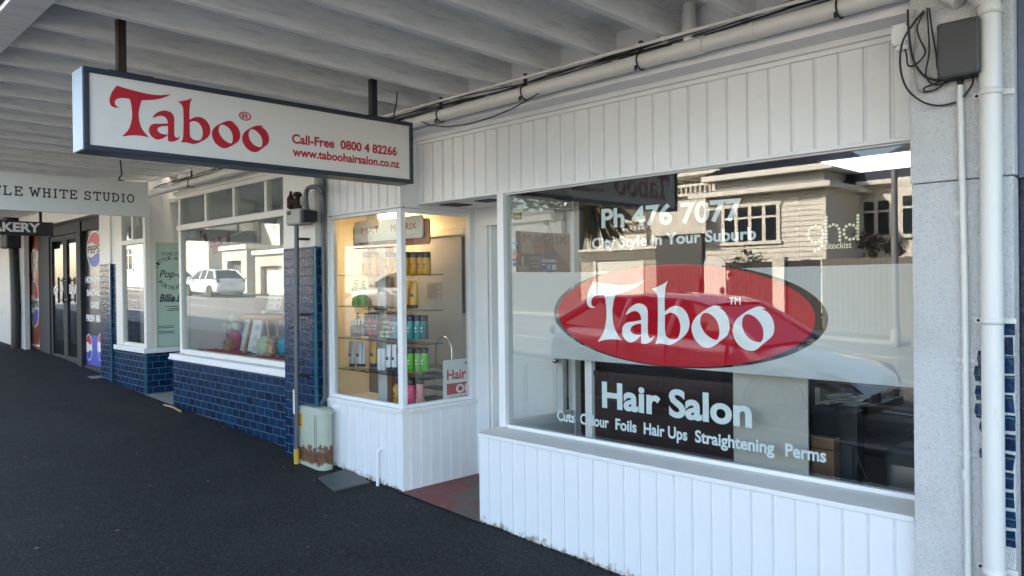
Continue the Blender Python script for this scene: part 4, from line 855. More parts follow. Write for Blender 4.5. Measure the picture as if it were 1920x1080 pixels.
bp = thing('black_downpipe', 'black downpipe with a bulky head between the white posts beyond the bakery', 'downpipe', (P(29, 600, 1, -.1).x, -.1, .55)); x = P(29, 600, 1, -.1).x; zt = P(25, 455, 1, -.1).z
MB().tube([(x, -.1, gz(x)-.05), (x+.05, -.1, 1.3), (x-.05, -.1, zt-.2), (x-.1, -.1, zt)], .075, 10).build('pipe', M['black'], bp); MB().box(x-.35, x+.15, -.25, .02, zt-.1, zt+.75).build('box_head', M['dark_metal'], bp, .03); MB().box(x-.38, x-.1, -.27, -.25, zt+.1, zt+.6).build('cover', col('blue_grey_cover', (.10, .14, .19), .5), bp, .01)
# ------------------------------------------------------------------ salon display bay
DY = .33
def B(px, py, y=DY): return P(px, py, 1, y)
LQ = P(737, 402, 1, .50)
lampb = thing('ceiling_lamp', 'frilled warm ceiling lamp glowing in the lit display bay', 'lamp', (LQ.x, .50, 2.2))
m = MB()
MB().lathe((LQ.x, .50, 2.27), [(.06, 0), (.08, .02), (.03, .03)], 16).build('ceiling_plate', M['white'], lampb)
fr_ = []
n = 40
for i, (r, z) in enumerate(((.06, 2.27), (.10, 2.235), (.125, 2.20), (.12, 2.17))): fr_ += [(LQ.x+r*(1+.08*(k % 2))*cos(2*pi*k/n), .50+r*(1+.08*(k % 2))*sin(2*pi*k/n), z) for k in range(n)]
m.add(fr_, [(i*n+k, i*n+(k+1) % n, (i+1)*n+(k+1) % n, (i+1)*n+k) for i in range(3) for k in range(n)])
m.build('lamp_shade', emit('lamp_glow', (1, .82, .52), 1.6), lampb)
bl = bpy.data.lights.new('bulb_light', 'POINT'); bl.energy = 1.7; bl.color = (1, .80, .55); bl.shadow_soft_size = .05; bo = bpy.data.objects.new('bulb', bl); link(bo, lampb); bo.location = (0, 0, .01)
st = thing('display_stand', 'white and copper product stand with a rounded header and glass shelves', 'display stand', (-5.35, .4, .6))
a, b = B(709, 440, .42), B(725, 440, .42); c, d = B(725, 440, .44), B(736, 440, .44)
MB().box(a.x, b.x, .40, .44, .60, 2.02).build('white_column', M['sign_white'], st, .003)
MB().box(c.x+.002, d.x, .41, .45, .60, 1.95).build('copper_column', col('copper_board', (.30, .13, .07), .35, .3), st, .003)
def rr2(x0, x1, z0, z1, r, n=5):
    out = []
    for cx, cz, a0 in ((x1-r, z1-r, 0), (x0+r, z1-r, 90), (x0+r, z0+r, 180), (x1-r, z0+r, 270)): out += [(cx+r*cos(radians(a0+90*k/n)), cz+r*sin(radians(a0+90*k/n))) for k in range(n+1)]
    return out
hh = [B(664, 412, .38), B(792, 408, .38), B(664, 452, .38), B(792, 449, .38)]
hx0, hx1, hz0, hz1 = hh[0].x, hh[1].x, (hh[2].z+hh[3].z)/2, (hh[0].z+hh[1].z)/2
hd = MB().prism(rr2(hx0, hx1, hz0, hz1, .025), onY(.38), -.012, 0).build('header', M['sign_white'], st)
MB().prism(rr2(hx0-.05, hx1+.06, hz0-.055, hz1-.03, .03), onY(.40), -.012, 0).build('copper_header', M['copper_board'], st)
m = MB(); copper = col('copper_letters', (.32, .05, .035), .4)
for t, a, b, y in (('MAT', 678, 711, 439), ('MATRIX', 733, 781, 434)):
    u0, v0 = PY(a, y, .38); u1, _ = PY(b, y, .38); put_text(m, t, onY(.38), u0, u1, v0, .055, w=.001, bold=.004)
m.build('header_lettering', copper, st)
for pl_, pr_ in ((648, 708), (701, 818)):
    for py in ((516, 573, 631, 688) if pl_ < 700 else (517, 578, 635, 694)):
        p0_, p1_ = B(pl_, py), B(pr_, py); MB().box(p0_.x, p1_.x, DY-.10, DY+.07, p0_.z-.008, p0_.z).build('glass_shelf', M['shelf_glass'], st)
def lbl_strip(par, x, y, z0, z1, r, mat): MB().box(x-r*.55, x+r*.55, y-r*1.02, y-r*.9, z0, z1).build('label', mat, par)
names_b = {'gold': (.62, .30, .015), 'purple': (.14, .11, .28), 'teal': (.01, .27, .30), 'dteal': (.02, .13, .16), 'navy': (.02, .03, .09), 'green': (.10, .42, .035), 'lime': (.20, .42, .12), 'pink': (.65, .06, .16), 'rose': (.68, .28, .30), 'red': (.35, .02, .04), 'maroon': (.10, .015, .035), 'white': (.72, .73, .75), 'dark': (.03, .03, .04), 'pgreen': (.28, .42, .20), 'clear': (.25, .18, .17)}
def cm(n): return col('bottle_'+n, names_b[n], .25, var=.04)
def product(kind, px, pw, ptop, pbot, cname, capname, label, y=DY, grp='hair products on the glass shelves'):
    b = B(px, pbot, y); t = B(px, ptop, y); r = abs(B(px+pw/2, pbot, y).x-B(px-pw/2, pbot, y).x)/2*.80; h = t.z-b.z
    o = thing('shampoo_bottle' if kind != 'jar' and kind != 'tube' else ('hair_jar' if kind == 'jar' else 'cream_tube'), label, 'bottle' if kind not in ('jar', 'tube') else kind, (b.x, y, b.z), grp)
    if kind == 'bottle':
        MB().lathe((b.x, y, b.z), [(r*.92, 0), (r, .006), (r, h*.74), (r*.97, h*.765)], 12).build('body', cm(cname), o)
        MB().lathe((b.x, y, b.z), [(r*.93, h*.766), (r*.95, h*.775), (r*.95, h*.985), (r*.85, h)], 12).build('cap', cm(capname), o)
    elif kind == 'spray':
        MB().lathe((b.x, y, b.z), [(r*.92, 0), (r, .004), (r, h*.55), (r*.5, h*.63), (r*.42, h*.68)], 10).build('body', cm(cname), o)
        MB().lathe((b.x, y, b.z), [(r*.55, h*.66), (r*.6, h*.80), (r*.42, h*.86), (r*.4, h)], 10).build('cap', cm(capname), o)
    elif kind == 'pump':
        MB().lathe((b.x, y, b.z), [(r*.95, 0), (r, .006), (r, h*.66), (r*.72, h*.74), (r*.4, h*.79), (r*.4, h*.82)], 12).build('body', cm(cname), o)
        MB().lathe((b.x, y, b.z), [(r*.46, h*.815), (r*.46, h*.89), (r*.15, h*.895), (r*.15, h*.96), (r*.5, h*.965), (r*.5, h)], 10).build('cap', cm(capname), o)
    elif kind == 'tube':
        rings = [(.95, .6, .12), (1, .55, .45), (1.04, .30, .8), (1.08, .06, 1)]; n = 12; vs = []
        for sx, sy, z in rings: vs += [(b.x+r*sx*cos(2*pi*k/n), y+r*sy*sin(2*pi*k/n), b.z+h*z) for k in range(n)]
        MB().add(vs, [(i*n+k, i*n+(k+1) % n, (i+1)*n+(k+1) % n, (i+1)*n+k) for i in range(3) for k in range(n)], True).add(vs[-n:], [tuple(range(n))]).build('body', cm(cname), o)
        MB().lathe((b.x, y, b.z), [(r*.85, 0), (r*.9, h*.02), (r*.9, h*.12), (r*.7, h*.125)], 12, 1, .65).build('cap', cm(capname), o)
    elif kind == 'jar':
        MB().lathe((b.x, y, b.z), [(r*.95, 0), (r, .003), (r, h*.55), (r*.95, h*.58)], 14).build('body', cm(cname), o)
        MB().lathe((b.x, y, b.z), [(r*1.03, h*.585), (r*1.03, h*.96), (r*.98, h)], 14).build('lid', cm(capname), o)
    if kind in ('bottle', 'pump') and cname not in ('dark',):
        lab = {'gold': 'dark', 'pink': 'rose', 'rose': 'pink'}.get(cname, 'white')
        MB().box(b.x-r*.35, b.x+r*.35, y-r*1.03, y-r*.93, b.z+h*.30, b.z+h*.34).box(b.x-r*.28, b.x+r*.28, y-r*1.03, y-r*.93, b.z+h*.42, b.z+h*.50).build('label', cm(lab), o)
    if kind == 'tube': MB().box(b.x-r*.45, b.x+r*.45, y-r*.56, y-r*.40, b.z+h*.40, b.z+h*.52).build('label', cm('dark' if cname == 'gold' else 'navy'), o)
    return o
o1 = ['first', 'second', 'third', 'fourth', 'fifth', 'sixth', 'seventh', 'eighth']
for i, px in enumerate((688, 702, 730, 742, 762.5, 777, 791, 801)): product('bottle', px, 12.5 if i not in (5, 7) else 12, 472.5, 516, 'gold', 'dark', 'gold shampoo bottle with black cap on the top shelf, %s in its row' % o1[i])
for i, px in enumerate((668, 682)): product('pump', px, 11, 525+i*2, 573, 'lime' if i else 'green', 'dark', ('tall green pump bottle beside the stand on the second shelf', 'pale lime pump bottle on the second shelf')[i])
for i, px in enumerate((760, 776)): product('tube', px, 17, 526, 577.5, 'gold', 'dark', ('gold squeeze tube partly behind the corner post on the second shelf', 'gold squeeze tube right of the corner post on the second shelf')[i])
for i, px in enumerate((661.5, 667.5, 673.5, 680.5)): product('spray', px, 6.5, 600-i*.8, 630, 'clear', 'white', 'small clear spray bottle with white nozzle on the third shelf, %s of four' % o1[i], DY-.05)
product('pump', 671, 9, 587, 631, 'dark', 'navy', 'black pump bottle standing behind the small sprays')
for i, (px, c) in enumerate(((689, 'navy'), (694.5, 'red'), (702, 'maroon'), (707, 'maroon'))): product('bottle', px, 7.5, 587, 630, c, 'dark', ('navy bottle with dark cap left of the red one', 'red bottle with dark cap on the third shelf', 'maroon bottle right of the red one on the third shelf', 'maroon bottle close to the white column on the third shelf')[i])
for i, (px, py) in enumerate(((719, 634), (729, 634), (719, 625), (729, 625), (725, 615), (726, 606))): product('jar', px, 11 if i < 4 else 12, py-9, py, 'pgreen', 'dark', 'pale green hair jar stacked on the third shelf, %s' % ('lower left', 'lower right', 'middle left', 'middle right', 'upper', 'topmost')[i], DY-.03)
for i, (px, c) in enumerate(((736, 'purple'), (744, 'teal'), (761, 'navy'), (771, 'teal'), (785, 'teal'), (796, 'dteal'))): product('bottle', px, 11.5, 591, 635.5, c, 'navy' if c != 'dteal' else 'dark', ('purple bottle beside the green jars', 'teal bottle left of the corner post', 'navy bottle right of the corner post', 'bright teal bottle with yellow tinted label on the third shelf', 'wide teal bottle second from the shelf end', 'dark teal bottle at the end of the third shelf')[i])
for i, px in enumerate((660, 674, 680)): product('tube', px, 11.5, 640+i, 687, 'white', 'navy', ('white squeeze tube with navy cap at the far end of the fourth shelf', 'lilac white squeeze tube in the middle of the fourth shelf', 'white squeeze tube half hidden behind another')[i], DY+(.03 if i == 2 else 0))
product('tube', 701, 14, 638, 687, 'gold', 'dark', 'gold squeeze tube left of the white column on the fourth shelf', DY)
for i, px in enumerate((713, 720, 729, 739.5)): product('bottle' if i < 2 else 'tube', px, 8 if i < 2 else 10.5, 653 if i < 2 else 646, 694, 'white', 'white' if i < 2 else 'navy', ('white bottle in front of the white column', 'white bottle second in front of the white column', 'white squeeze tube with navy foot right of the column', 'white squeeze tube touching the green bottles')[i], DY-.04)
for i, (px, c) in enumerate(((747, 'green'), (762, 'green'), (772, 'green'), (786, 'lime'), (797, 'green'))): product('bottle' if i != 1 else 'pump', px, 11.5, 652, 695.5, c, 'dark', ('green bottle hidden partly by the corner post', 'green pump bottle right of the corner post', 'bright green bottle in the middle of the fourth shelf', 'leaf green bottle second from the shelf end', 'bright green bottle at the end of the fourth shelf')[i])
z_f = B(750, 762).z
product('pump', 745, 12, 710, 760, 'gold', 'dark', 'golden pump bottle standing on the bay floor', DY); product('bottle', 766, 8, 712, 760, 'dark', 'dark', 'black bottle on the bay floor beside the pink one', DY+.05)
product('bottle', 772, 11.5, 710, 761, 'pink', 'dark', 'hot pink bottle with black cap on the bay floor', DY-.02); product('bottle', 788, 11, 708, 758, 'rose', 'dark', 'pale pink ribbed bottle with black cap on the bay floor', DY)
# notice, open board, mirror frame, trolley
SXB = BX-.05
q0, q1 = PX(831, 676, SXB), PX(831, 753, SXB); q2 = PX(878, 675, SXB)
ob = thing('open_sign', 'white board sign with red Hair and OPEN lettering leaning inside the bay side pane', 'sign', (SXB, q0[0], q1[1]))
yb1 = q2[0]+.22
MB().prism(rr2(q0[0], yb1, q1[1]+.005, q0[1], .02), onX(SXB), -.006, 0).build('board', M['sign_white'], ob)
m = MB(); u0, v0 = PX(838, 713, SXB); u1, _ = PX(874, 711, SXB); put_text(m, 'Hair', onX(SXB), u0, u1, v0, PX(838, 694, SXB)[1]-v0, w=.001, bold=.03)
u2, v2 = PX(838, 741, SXB); _, v3 = PX(838, 720, SXB); m.prism([(u2, v2), (yb1-.02, v2), (yb1-.02, v3), (u2, v3)], onX(SXB), 0, .001); m.build('red_lettering', M['red_paint'], ob)
m = MB(); u3, v4 = PX(855, 737, SXB); u4, _ = PX(878, 737, SXB); put_text(m, 'OPEN', onX(SXB+.001), u3, u3+(u4-u3)*2.2, v4, PX(855, 721, SXB)[1]-v4, w=.001, bold=.035); m.build('white_lettering', M['white_ink'], ob)
m = MB(); u5, v5 = PX(839, 752, SXB); u6, _ = PX(874, 750, SXB); put_text(m, '\u2022 Hair Styl', onX(SXB), u5, u6, v5, .035, w=.001, bold=.03); y_, z_ = PX(874, 680, SXB); put_poly(m, [ellipse(y_, z_, .012, .012, 12)], onX(SXB), 0, .001); m.build('black_lettering', M['ink'], ob)
q0, q1 = PY(799, 529, .695), PY(827, 563, .695)
nb_ = thing('notice_sheet', 'pale notice sheet of small print on the grey wall', 'notice', (q0[0], .69, q1[1]))
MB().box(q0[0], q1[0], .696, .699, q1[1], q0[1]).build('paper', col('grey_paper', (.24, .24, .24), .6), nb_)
m = MB()
for k in range(9): z = q0[1]-.012-(q0[1]-q1[1]-.02)*k/9; m.box(q0[0]+.012, q1[0]-.015-.02*(k % 3), .695, .6962, z-.006, z)
m.build('print_lines', M['ink'], nb_)
q0, q1 = PY(866, 444, .66), PY(880, 588, .66)
tag(MB().box(q0[0], BX-.065, .655, .69, q1[1], q0[1]).build('picture_frame', col('dark_frame', (.05, .05, .055), .4), bev=.004), 'dark narrow picture frame at the right edge of the grey wall', 'picture')
tr = thing('salon_trolley', 'chrome hooped salon trolley with dark trays behind the display bottles', 'trolley', (-4.85, .56, .6))
m = MB()
for px, pw in ((832, 30), (786, 14)):
    a, b = B(px-pw/2, 645, .56), B(px+pw/2, 645, .56); r = (b.x-a.x)/2; cxm = (a.x+b.x)/2; zz_ = B(px, 655 if pw > 20 else 662, .56).z
    m.tube([(a.x, .56, .62), (a.x, .56, zz_)]+[(cxm-r*cos(k*pi/10), .56, zz_+r*sin(k*pi/10)) for k in range(1, 10)]+[(b.x, .56, zz_), (b.x, .56, .62)], .007, 8)
m.build('hoop', M['chrome'], tr)
a = B(800, 690, .56); b = B(850, 690, .56); m = MB()
for py in (686, 700, 726, 745): z = B(820, py, .56).z; m.box(a.x, b.x, .50, .64, z-.012, z)
m.build('tray', M['dark_metal'], tr, .003)
m = MB().box(a.x+.02, b.x-.02, .52, .62, .62, B(820, 745, .56).z-.012); m.build('base', M['black'], tr, .004)

# ------------------------------------------------------------------ things in the salon window
q = [PX(967, 433, -3.70), PX(1068, 437, -3.70), PX(970, 510, -3.70)]
ps = thing('hair_poster', 'brown toned MATRIX hair poster with a dark panel hung inside the doorway side pane', 'poster', (-3.70, q[0][0], q[2][1]))
py0, py1, pz0, pz1 = q[0][0], q[1][0], q[2][1], q[0][1]
XP = -3.700
MB().prism([(py0, pz0), (py1, pz0), (py1, pz1), (py0, pz1)], onX(XP), -.003, 0).build('sheet', col('poster_tan', (.30, .23, .17), .5, var=.25, scale=7), ps)
to = onX(XP); H = pz1-pz0; Wd = py1-py0
MB().prism([(py0, pz0), (py0+Wd*.09, pz0), (py0+Wd*.09, pz1), (py0, pz1)], to, 0, .0006).build('dark_strip', col('poster_navy', (.02, .02, .045), .5, var=.5, scale=20), ps)
m = MB()
for k in range(26):
    t = k/25; u = py0+Wd*(.30+.35*t); v0 = pz1-H*(.35-.25*sin(t*3)); pts = [(u, v0), (u+Wd*.05, v0-H*.2), (u+Wd*(.13+.15*t), v0-H*.5), (u+Wd*(.25+.12*t), pz0+H*.02)]
    pts = [(min(max(a, py0), py1-.01), max(b, pz0+.01)) for a, b in pts]; stroke(m, pts, to, .006+.004*((k*7) % 3), .0006, .001+.0002*(k % 3))
m.build('hair_strands', col('hair_tan', (.20, .10, .05), .5, var=.5, scale=30), ps)
m = MB(); put_text(m, 'MATRIX', onX(XP+.0012), py0+Wd*.12, py1-Wd*.06, pz1-H*.28, H*.22, w=.0008, bold=.002); m.build('title_lettering', M['ink'], ps)
MB().prism([(py0+Wd*.02, pz0), (py0+Wd*.48, pz0), (py0+Wd*.48, pz0+H*.46), (py0+Wd*.02, pz0+H*.46)], to, .0018, .0024).build('black_panel', M['ink'], ps)
m = MB(); to2 = onX(XP+.0024)
put_poly(m, [ellipse(py0+Wd*.11, pz0+H*.28, Wd*.018, H*.13, 16)], to2, 0, .0005)
put_text(m, 'SCHWARZ', to2, py0+Wd*.035, py0+Wd*.21, pz0+H*.10, H*.04, w=.0006) if False else None
for u0_, u1_, v_ in ((.24, .46, .37), (.24, .46, .33), (.26, .45, .22), (.28, .42, .14), (.03, .21, .12), (.03, .21, .07)): stroke(m, [(py0+Wd*u0_, pz0+H*v_), (py0+Wd*u1_, pz0+H*v_)], to2, .0022, 0, .0005)
m.build('panel_print', col('grey_print', (.35, .35, .33), .5), ps)
cy, cz = PX(1030, 492, -3.685)
cs = thing('closed_sign', 'round blue CLOSED sign hanging on strings from a suction cup', 'sign', (-3.685, cy, cz))
rz_ = PX(1030, 473, -3.685)[1]-cz; ry_ = abs(PX(1047, 492, -3.685)[0]-cy); to = onX(-3.685)
disc = [p for p in ellipse(cy, cz, ry_, rz_, 48) if p[1] > pz0-.01]; MB().prism(disc, to, -.003, 0).build('rim', col('closed_blue', (.02, .08, .30), .35), cs)
MB().prism([p for p in ellipse(cy, cz, ry_*.88, rz_*.88, 48) if p[1] > pz0-.008], to, 0, .0008).build('disc', col('closed_navy', (.02, .03, .12), .35), cs)
m = MB(); to2 = onX(-3.6842); put_text(m, 'CLOSED', to2, cy-ry_*.80, cy+ry_*.78, cz+rz_*.02, rz_*.27, w=.0008, bold=.04); stroke(m, [(cy-ry_*.8, cz-rz_*.22), (cy-ry_*.5, cz-rz_*.22)], to2, .003); m.prism(rr2(cy+ry_*.28, cy+ry_*.75, cz-rz_*.75, cz-rz_*.22, .005), to2, 0, .0006); m.build('white_lettering', M['white_ink'], cs)
m = MB(); m.prism([(cy-ry_*.25, cz-rz_*.72), (cy+ry_*.12, cz-rz_*.72), (cy+ry_*.12, cz-rz_*.22), (cy-ry_*.25, cz-rz_*.22)], to2, 0, .0006); put_text(m, 'JCB', onX(-3.6835), cy+ry_*.34, cy+ry_*.70, cz-rz_*.6, rz_*.2, w=.0006, bold=.03); m.build('card_marks', col('light_blue', (.10, .35, .62), .4), cs)
hy, hz = PX(1028, 417, -3.70)
m = MB()
for s_ in (-1, 1): m.tube([(-3.685, cy+s_*ry_*.55, cz+rz_*.8), (-3.69, hy+s_*.012, hz-.05), (-3.70, hy, hz)], .0016, 5)
m.build('string', M['dark_metal'], cs); MB().lathe((-3.718, hy, hz), [(.004, -.02), (.018, -.014), (.022, 0), (.018, .014), (.004, .02)], 14).build('suction_cup', M['shelf_glass'], cs)
stk = MB(); kk = 0
cards = [((961, 454), (969, 459), 'light_blue'), ((962, 467), (968, 476), 'light_blue'), ((961, 475), (969, 482), 'card_orange'), ((961, 484), (968, 490), 'closed_blue'), ((962, 492), (967, 499), 'ink'), ((962, 502), (967, 507), 'white_ink')]
col('card_orange', (.55, .25, .05), .4); cardth = thing('card_stickers', 'column of small payment card stickers at the edge of the big window', 'sticker', (-3.66, GY, 1.7))
for a, b, mm in cards:
    x0, z0 = gl(a[0], b[1]); x1, z1 = gl(b[0], a[1]); MB().prism([(x0, z0), (x1, z0), (x1, z1), (x0, z1)], IN, -.0008, 0).build('sticker', M[mm], cardth)
x0, z0 = gl(963, 412.5); x1, z1 = gl(978, 398)
nm = thing('number_plate', 'small black house number 96 in yellow digits on the window corner', 'number', (x0, GY, z0))
MB().prism([(x0, z0), (x1, z0), (x1, z1), (x0, z1)], IN, -.0012, -.0002).build('plate', M['ink'], nm)
m = MB(); put_text(m, '96', IN, x0+.004, x1-.004, z0+.012, z1-z0-.024, w=.0012, bold=.05); m.build('digits', col('yellow_digit', (.62, .52, .08), .4), nm)
# furniture inside
VY = .36
a, b = P(1110, 750, 1, VY), P(1375, 800, 1, VY); zt_ = P(1330, 714, 1, VY).z
dk = thing('reception_desk', 'dark brown reception desk standing close behind the big window', 'desk', ((a.x+b.x)/2, VY+.3, .05))
MB().box(a.x, b.x, VY, VY+.03, .05, zt_-.03).build('front_panel', M['brown_black'], dk, .003)
MB().box(a.x, a.x+.03, VY+.03, VY+.6, .05, zt_-.03).box(b.x-.03, b.x, VY+.03, VY+.6, .05, zt_-.03).build('side_panel', M['brown_black'], dk, .003)
MB().box(a.x-.01, b.x+.005, VY-.01, VY+.62, zt_-.03, zt_).build('top', M['brown_black'], dk, .004)
m = MB(); a1 = P(1102, 700, 1, .33)
tag(MB().box(P(1096, 700, 1, .33).x, P(1109, 700, 1, .33).x, .33, .37, .05, 1.25).build('white_post', M['int_white'], bev=.004), 'narrow white upright post between the doorway pane and the dark desk', 'post')
a, b = P(1375, 800, 1, .30), P(1515, 800, 1, .30)
wp = thing('white_board', 'blank white board standing on the window ledge under the frosted band', 'board', ((a.x+b.x)/2, .31, .6))
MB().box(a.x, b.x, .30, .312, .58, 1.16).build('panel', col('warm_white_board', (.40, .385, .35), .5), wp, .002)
MB().box(a.x+.05, a.x+.08, .312, .36, .05, 1.1).box(b.x-.08, b.x-.05, .312, .36, .05, 1.1).build('leg', M['int_white'], wp)
a, b = P(1521, 818, 1, .5), P(1563, 818, 1, .5)
bxn = thing('cardboard_box', 'plain brown cardboard box among the things behind the window', 'box', (a.x, .5, .5))
MB().box(a.x, b.x, .5, .58, .45, a.z).build('carton', M['card'], bxn, .004); MB().box(a.x, b.x, .497, .582, a.z-.06, a.z-.055).build('tape_seam', M['brown_black'], bxn)
a, b = P(1564, 800, 1, .6), P(1607, 800, 1, .6)
cbk = thing('black_cupboard', 'black cupboard next to the cardboard box inside the window', 'cupboard', (a.x, .6, .05))
MB().box(a.x, b.x, .6, .70, .45, P(1580, 770, 1, .6).z).build('carcass', M['black'], cbk, .004); MB().box(a.x+.02, b.x-.02, .59, .6, .5, .75).build('door', M['ink'], cbk, .003)
a, b = P(1521, 815, 1, .62), P(1570, 745, 1, .62)
pt = thing('printer', 'small dark printer heaped with grey papers on the cardboard box', 'printer', (a.x, .7, a.z))
MB().box(a.x, b.x, .62, .74, a.z+.0, b.z-.06).build('body', M['dark_metal'], pt, .01)
R = random.Random(2); m = MB()
for k in range(7): x = a.x+R.uniform(0, .12); y = .64+R.uniform(0, .1); z = b.z-.055+k*.008; m.hexa([(x, y, z), (x+.09, y-.02, z+.004), (x+.10, y+.12, z+.006), (x+.01, y+.13, z), (x, y, z+.002), (x+.09, y-.02, z+.006), (x+.10, y+.12, z+.008), (x+.01, y+.13, z+.002)])
m.build('paper', M['int_white'], pt)
bn = thing('pedal_bin', 'brushed steel pedal bin with a rounded dark lid behind the window', 'bin', (-1.25, .5, .05))
a, b = P(1657, 880, 1, .5), P(1712, 880, 1, .5); bw = .30; cx = a.x+bw/2
zl_ = P(1680, 872, 1, .5).z
stack(MB(), (cx, .62, 0), [((bw, .24, .05), .05), ((bw, .24, .05), zl_)]).build('body', M['steel'], bn)
stack(MB(), (cx, .62, 0), [((bw+.012, .252, .055), zl_), ((bw+.012, .252, .055), zl_+.03), ((bw-.01, .23, .05), zl_+.065), ((bw-.08, .16, .04), zl_+.085)]).build('lid', M['dark_metal'], bn)
MB().box(cx-.05, cx+.05, .46, .5, .07, .085).build('pedal', M['black'], bn)
a, b = P(1655, 810, 1, .9), P(1712, 848, 1, .9)
bg = thing('black_bag', 'black glossy bag slumped on a wooden shelf above the steel bin', 'bag', (a.x, .95, b.z)); MB().ball(((a.x+.2), 1.0, (a.z+b.z)/2), (.24, .14, (a.z-b.z)*.55), 16, 10, .07, 3).build('bag_body', M['black'], bg); MB().tube([(a.x+.1, .95, a.z-.02), (a.x+.16, .93, a.z+.05), (a.x+.24, .95, a.z-.0)], .008, 6).build('handle', M['black'], bg)
sh = thing('wall_shelf', 'low wooden wall shelves behind the bin and bag', 'shelf', (-1.2, 1.2, .5))
m = MB()
for py in (725, 775, 855): z = P(1680, py, 1, 1.1).z; m.box(-1.95, -1.01, 1.0, 1.35, z-.03, z)
m.build('board', col('dark_shelf_wood', (.07, .042, .025), .5), sh, .003); m = MB().box(-1.95, -1.92, 1.0, 1.35, .05, P(1680, 725, 1, 1.1).z-.03); m.build('side', M['int_white'], sh)
tag(MB().tube(smooth_open([P(x, y, 1, .55) for x, y in ((1606, 845), (1612, 868), (1622, 890), (1628, 905), (1634, 915), (1625, 922), (1620, 910), (1632, 904), (1645, 914), (1660, 919))]), .004, 6).build('trailing_cable', M['black']), 'black power cord trailing down beside the steel bin', 'cable')
ch = thing('salon_chair', 'black salon chair with chrome column seen past the dark desk', 'chair', (-3.0, 2.0, .05))
c_ = P(1232, 720, 1, 2.0); x = c_.x
MB().lathe((x, 2.0, .05), [(.28, 0), (.28, .02), (.05, .05), (.035, .08), (.035, .42)], 16).build('pedestal', M['chrome'], ch)
MB().box(x-.26, x+.26, 1.75, 2.25, .47, .58).build('seat', M['black'], ch, .04, ); MB().box(x-.24, x+.24, 2.25, 2.33, .6, 1.15).build('backrest', M['black'], ch, .04)
for s_ in (-1, 1): MB().tube([(x+s_*.28, 2.25, .5), (x+s_*.30, 2.2, .74), (x+s_*.30, 1.85, .76), (x+s_*.28, 1.8, .55)], .018, 8).build('armrest', M['chrome'], ch)
cl = thing('ceiling_light', 'white rectangular ceiling light panel shining in the dim salon', 'lamp', (-1.85, 2.66, 2.46))
MB().box(-2.47, -1.25, 2.26, 3.06, 2.485, 2.499).build('frame', M['white'], cl); MB().box(-2.45, -1.27, 2.28, 3.04, 2.478, 2.4845).build('diffuser', emit('panel_light', (.95, .98, 1), .35), cl)

# ------------------------------------------------------------------ studio window display
SY = .42
def C3(px, py, y=SY): return P(px, py, 1, y)
stl = thing('wooden_stool', 'round wooden stool with splayed legs in the studio window', 'stool', (-6.9, .5, .85))
a, b = C3(470, 592, .5), C3(540, 592, .5); cx, rx = (a.x+b.x)/2, (b.x-a.x)/2; zt_ = C3(505, 589, .5).z
MB().lathe((cx, .5, zt_-.045), [(rx*.97, 0), (rx, .008), (rx, .038), (rx*.98, .045)], 24, 1, .6).build('seat', M['wood'], stl)
for dx, dy, ex in ((-.55, -.3, -.95), (.35, -.35, .62), (.0, .35, .1), (.60, .25, .95)): MB().tube([(cx+rx*dx, .5+rx*.6*dy, zt_-.045), (cx+rx*ex, .5+rx*.75*dy, .85)], [.018, .022], 8).build('leg', M['wood'], stl)
def frame(label, p0, p1, y, lean=.08, inner='sign_white', grp='picture frames in the studio window'):
    a, b = C3(*p0, y), C3(*p1, y); t = thing('picture_frame', label, 'frame', (a.x, y, b.z), grp)
    def to_(u, v, w=0): k = (v-b.z)/(a.z-b.z); return (u+.0, y-w+lean*k, v)
    ww = .02; m = MB()
    for q in ([(a.x, b.z), (b.x, b.z), (b.x, b.z+ww), (a.x, b.z+ww)], [(a.x, a.z-ww), (b.x, a.z-ww), (b.x, a.z), (a.x, a.z)], [(a.x, b.z+ww), (a.x+ww, b.z+ww), (a.x+ww, a.z-ww), (a.x, a.z-ww)], [(b.x-ww, b.z+ww), (b.x, b.z+ww), (b.x, a.z-ww), (b.x-ww, a.z-ww)]): m.prism(q, to_, -.015, .012)
    m.build('border', M['sign_white'], t); MB().prism([(a.x+ww, b.z+ww), (b.x-ww, b.z+ww), (b.x-ww, a.z-ww), (a.x+ww, a.z-ww)], to_, -.012, 0).build('mount', M[inner], t)
    m = MB(); nx, nz = 2, 3
    for i in range(nx):
        for j in range(nz):
            u0 = a.x+ww+(b.x-a.x-2*ww)*(i+.25)/nx; u1 = a.x+ww+(b.x-a.x-2*ww)*(i+.75)/nx; v0 = b.z+ww+(a.z-b.z-2*ww)*(j+.25)/nz; v1 = b.z+ww+(a.z-b.z-2*ww)*(j+.75)/nz
            m.prism([(u0, v0), (u1, v0), (u1, v1), (u0, v1)], to_, 0, .001)
    m.build('prints', col('grey_photo', (.52, .52, .51), .5, var=.4, scale=25), t); return t
frame('white picture frame standing on the window floor behind the stool leg', (449, 600), (483, 668), .62)
frame('white picture frame leaning on top of the round stool', (499, 543), (526, 582), .52, .06)
def blob(name, label, cat, p0, p1, y, mat, parts=None, jit=.06, sd=1, grp=None):
    a, b = C3(*p0, y), C3(*p1, y); t = thing(name, label, cat, ((a.x+b.x)/2, y, b.z), grp)
    MB().ball(((a.x+b.x)/2, y, (a.z+b.z)/2), ((b.x-a.x)/2, (b.x-a.x)/3.2, (a.z-b.z)/2), 16, 10, jit, sd).build('body', mat, t); return t, a, b
fur = col('teddy_fur', (.36, .20, .10), .9, var=.3, scale=60, bstr=.5); teal = col('teal_fabric', (.01, .28, .40), .8, bstr=.3); pink = col('pink_fabric', (.50, .10, .16), .8, bstr=.3)
pale = col('pale_flower', (.60, .60, .50), .8, var=.15, scale=20); redf = col('red_fabric', (.55, .045, .03), .8, var=.3, bstr=.5)
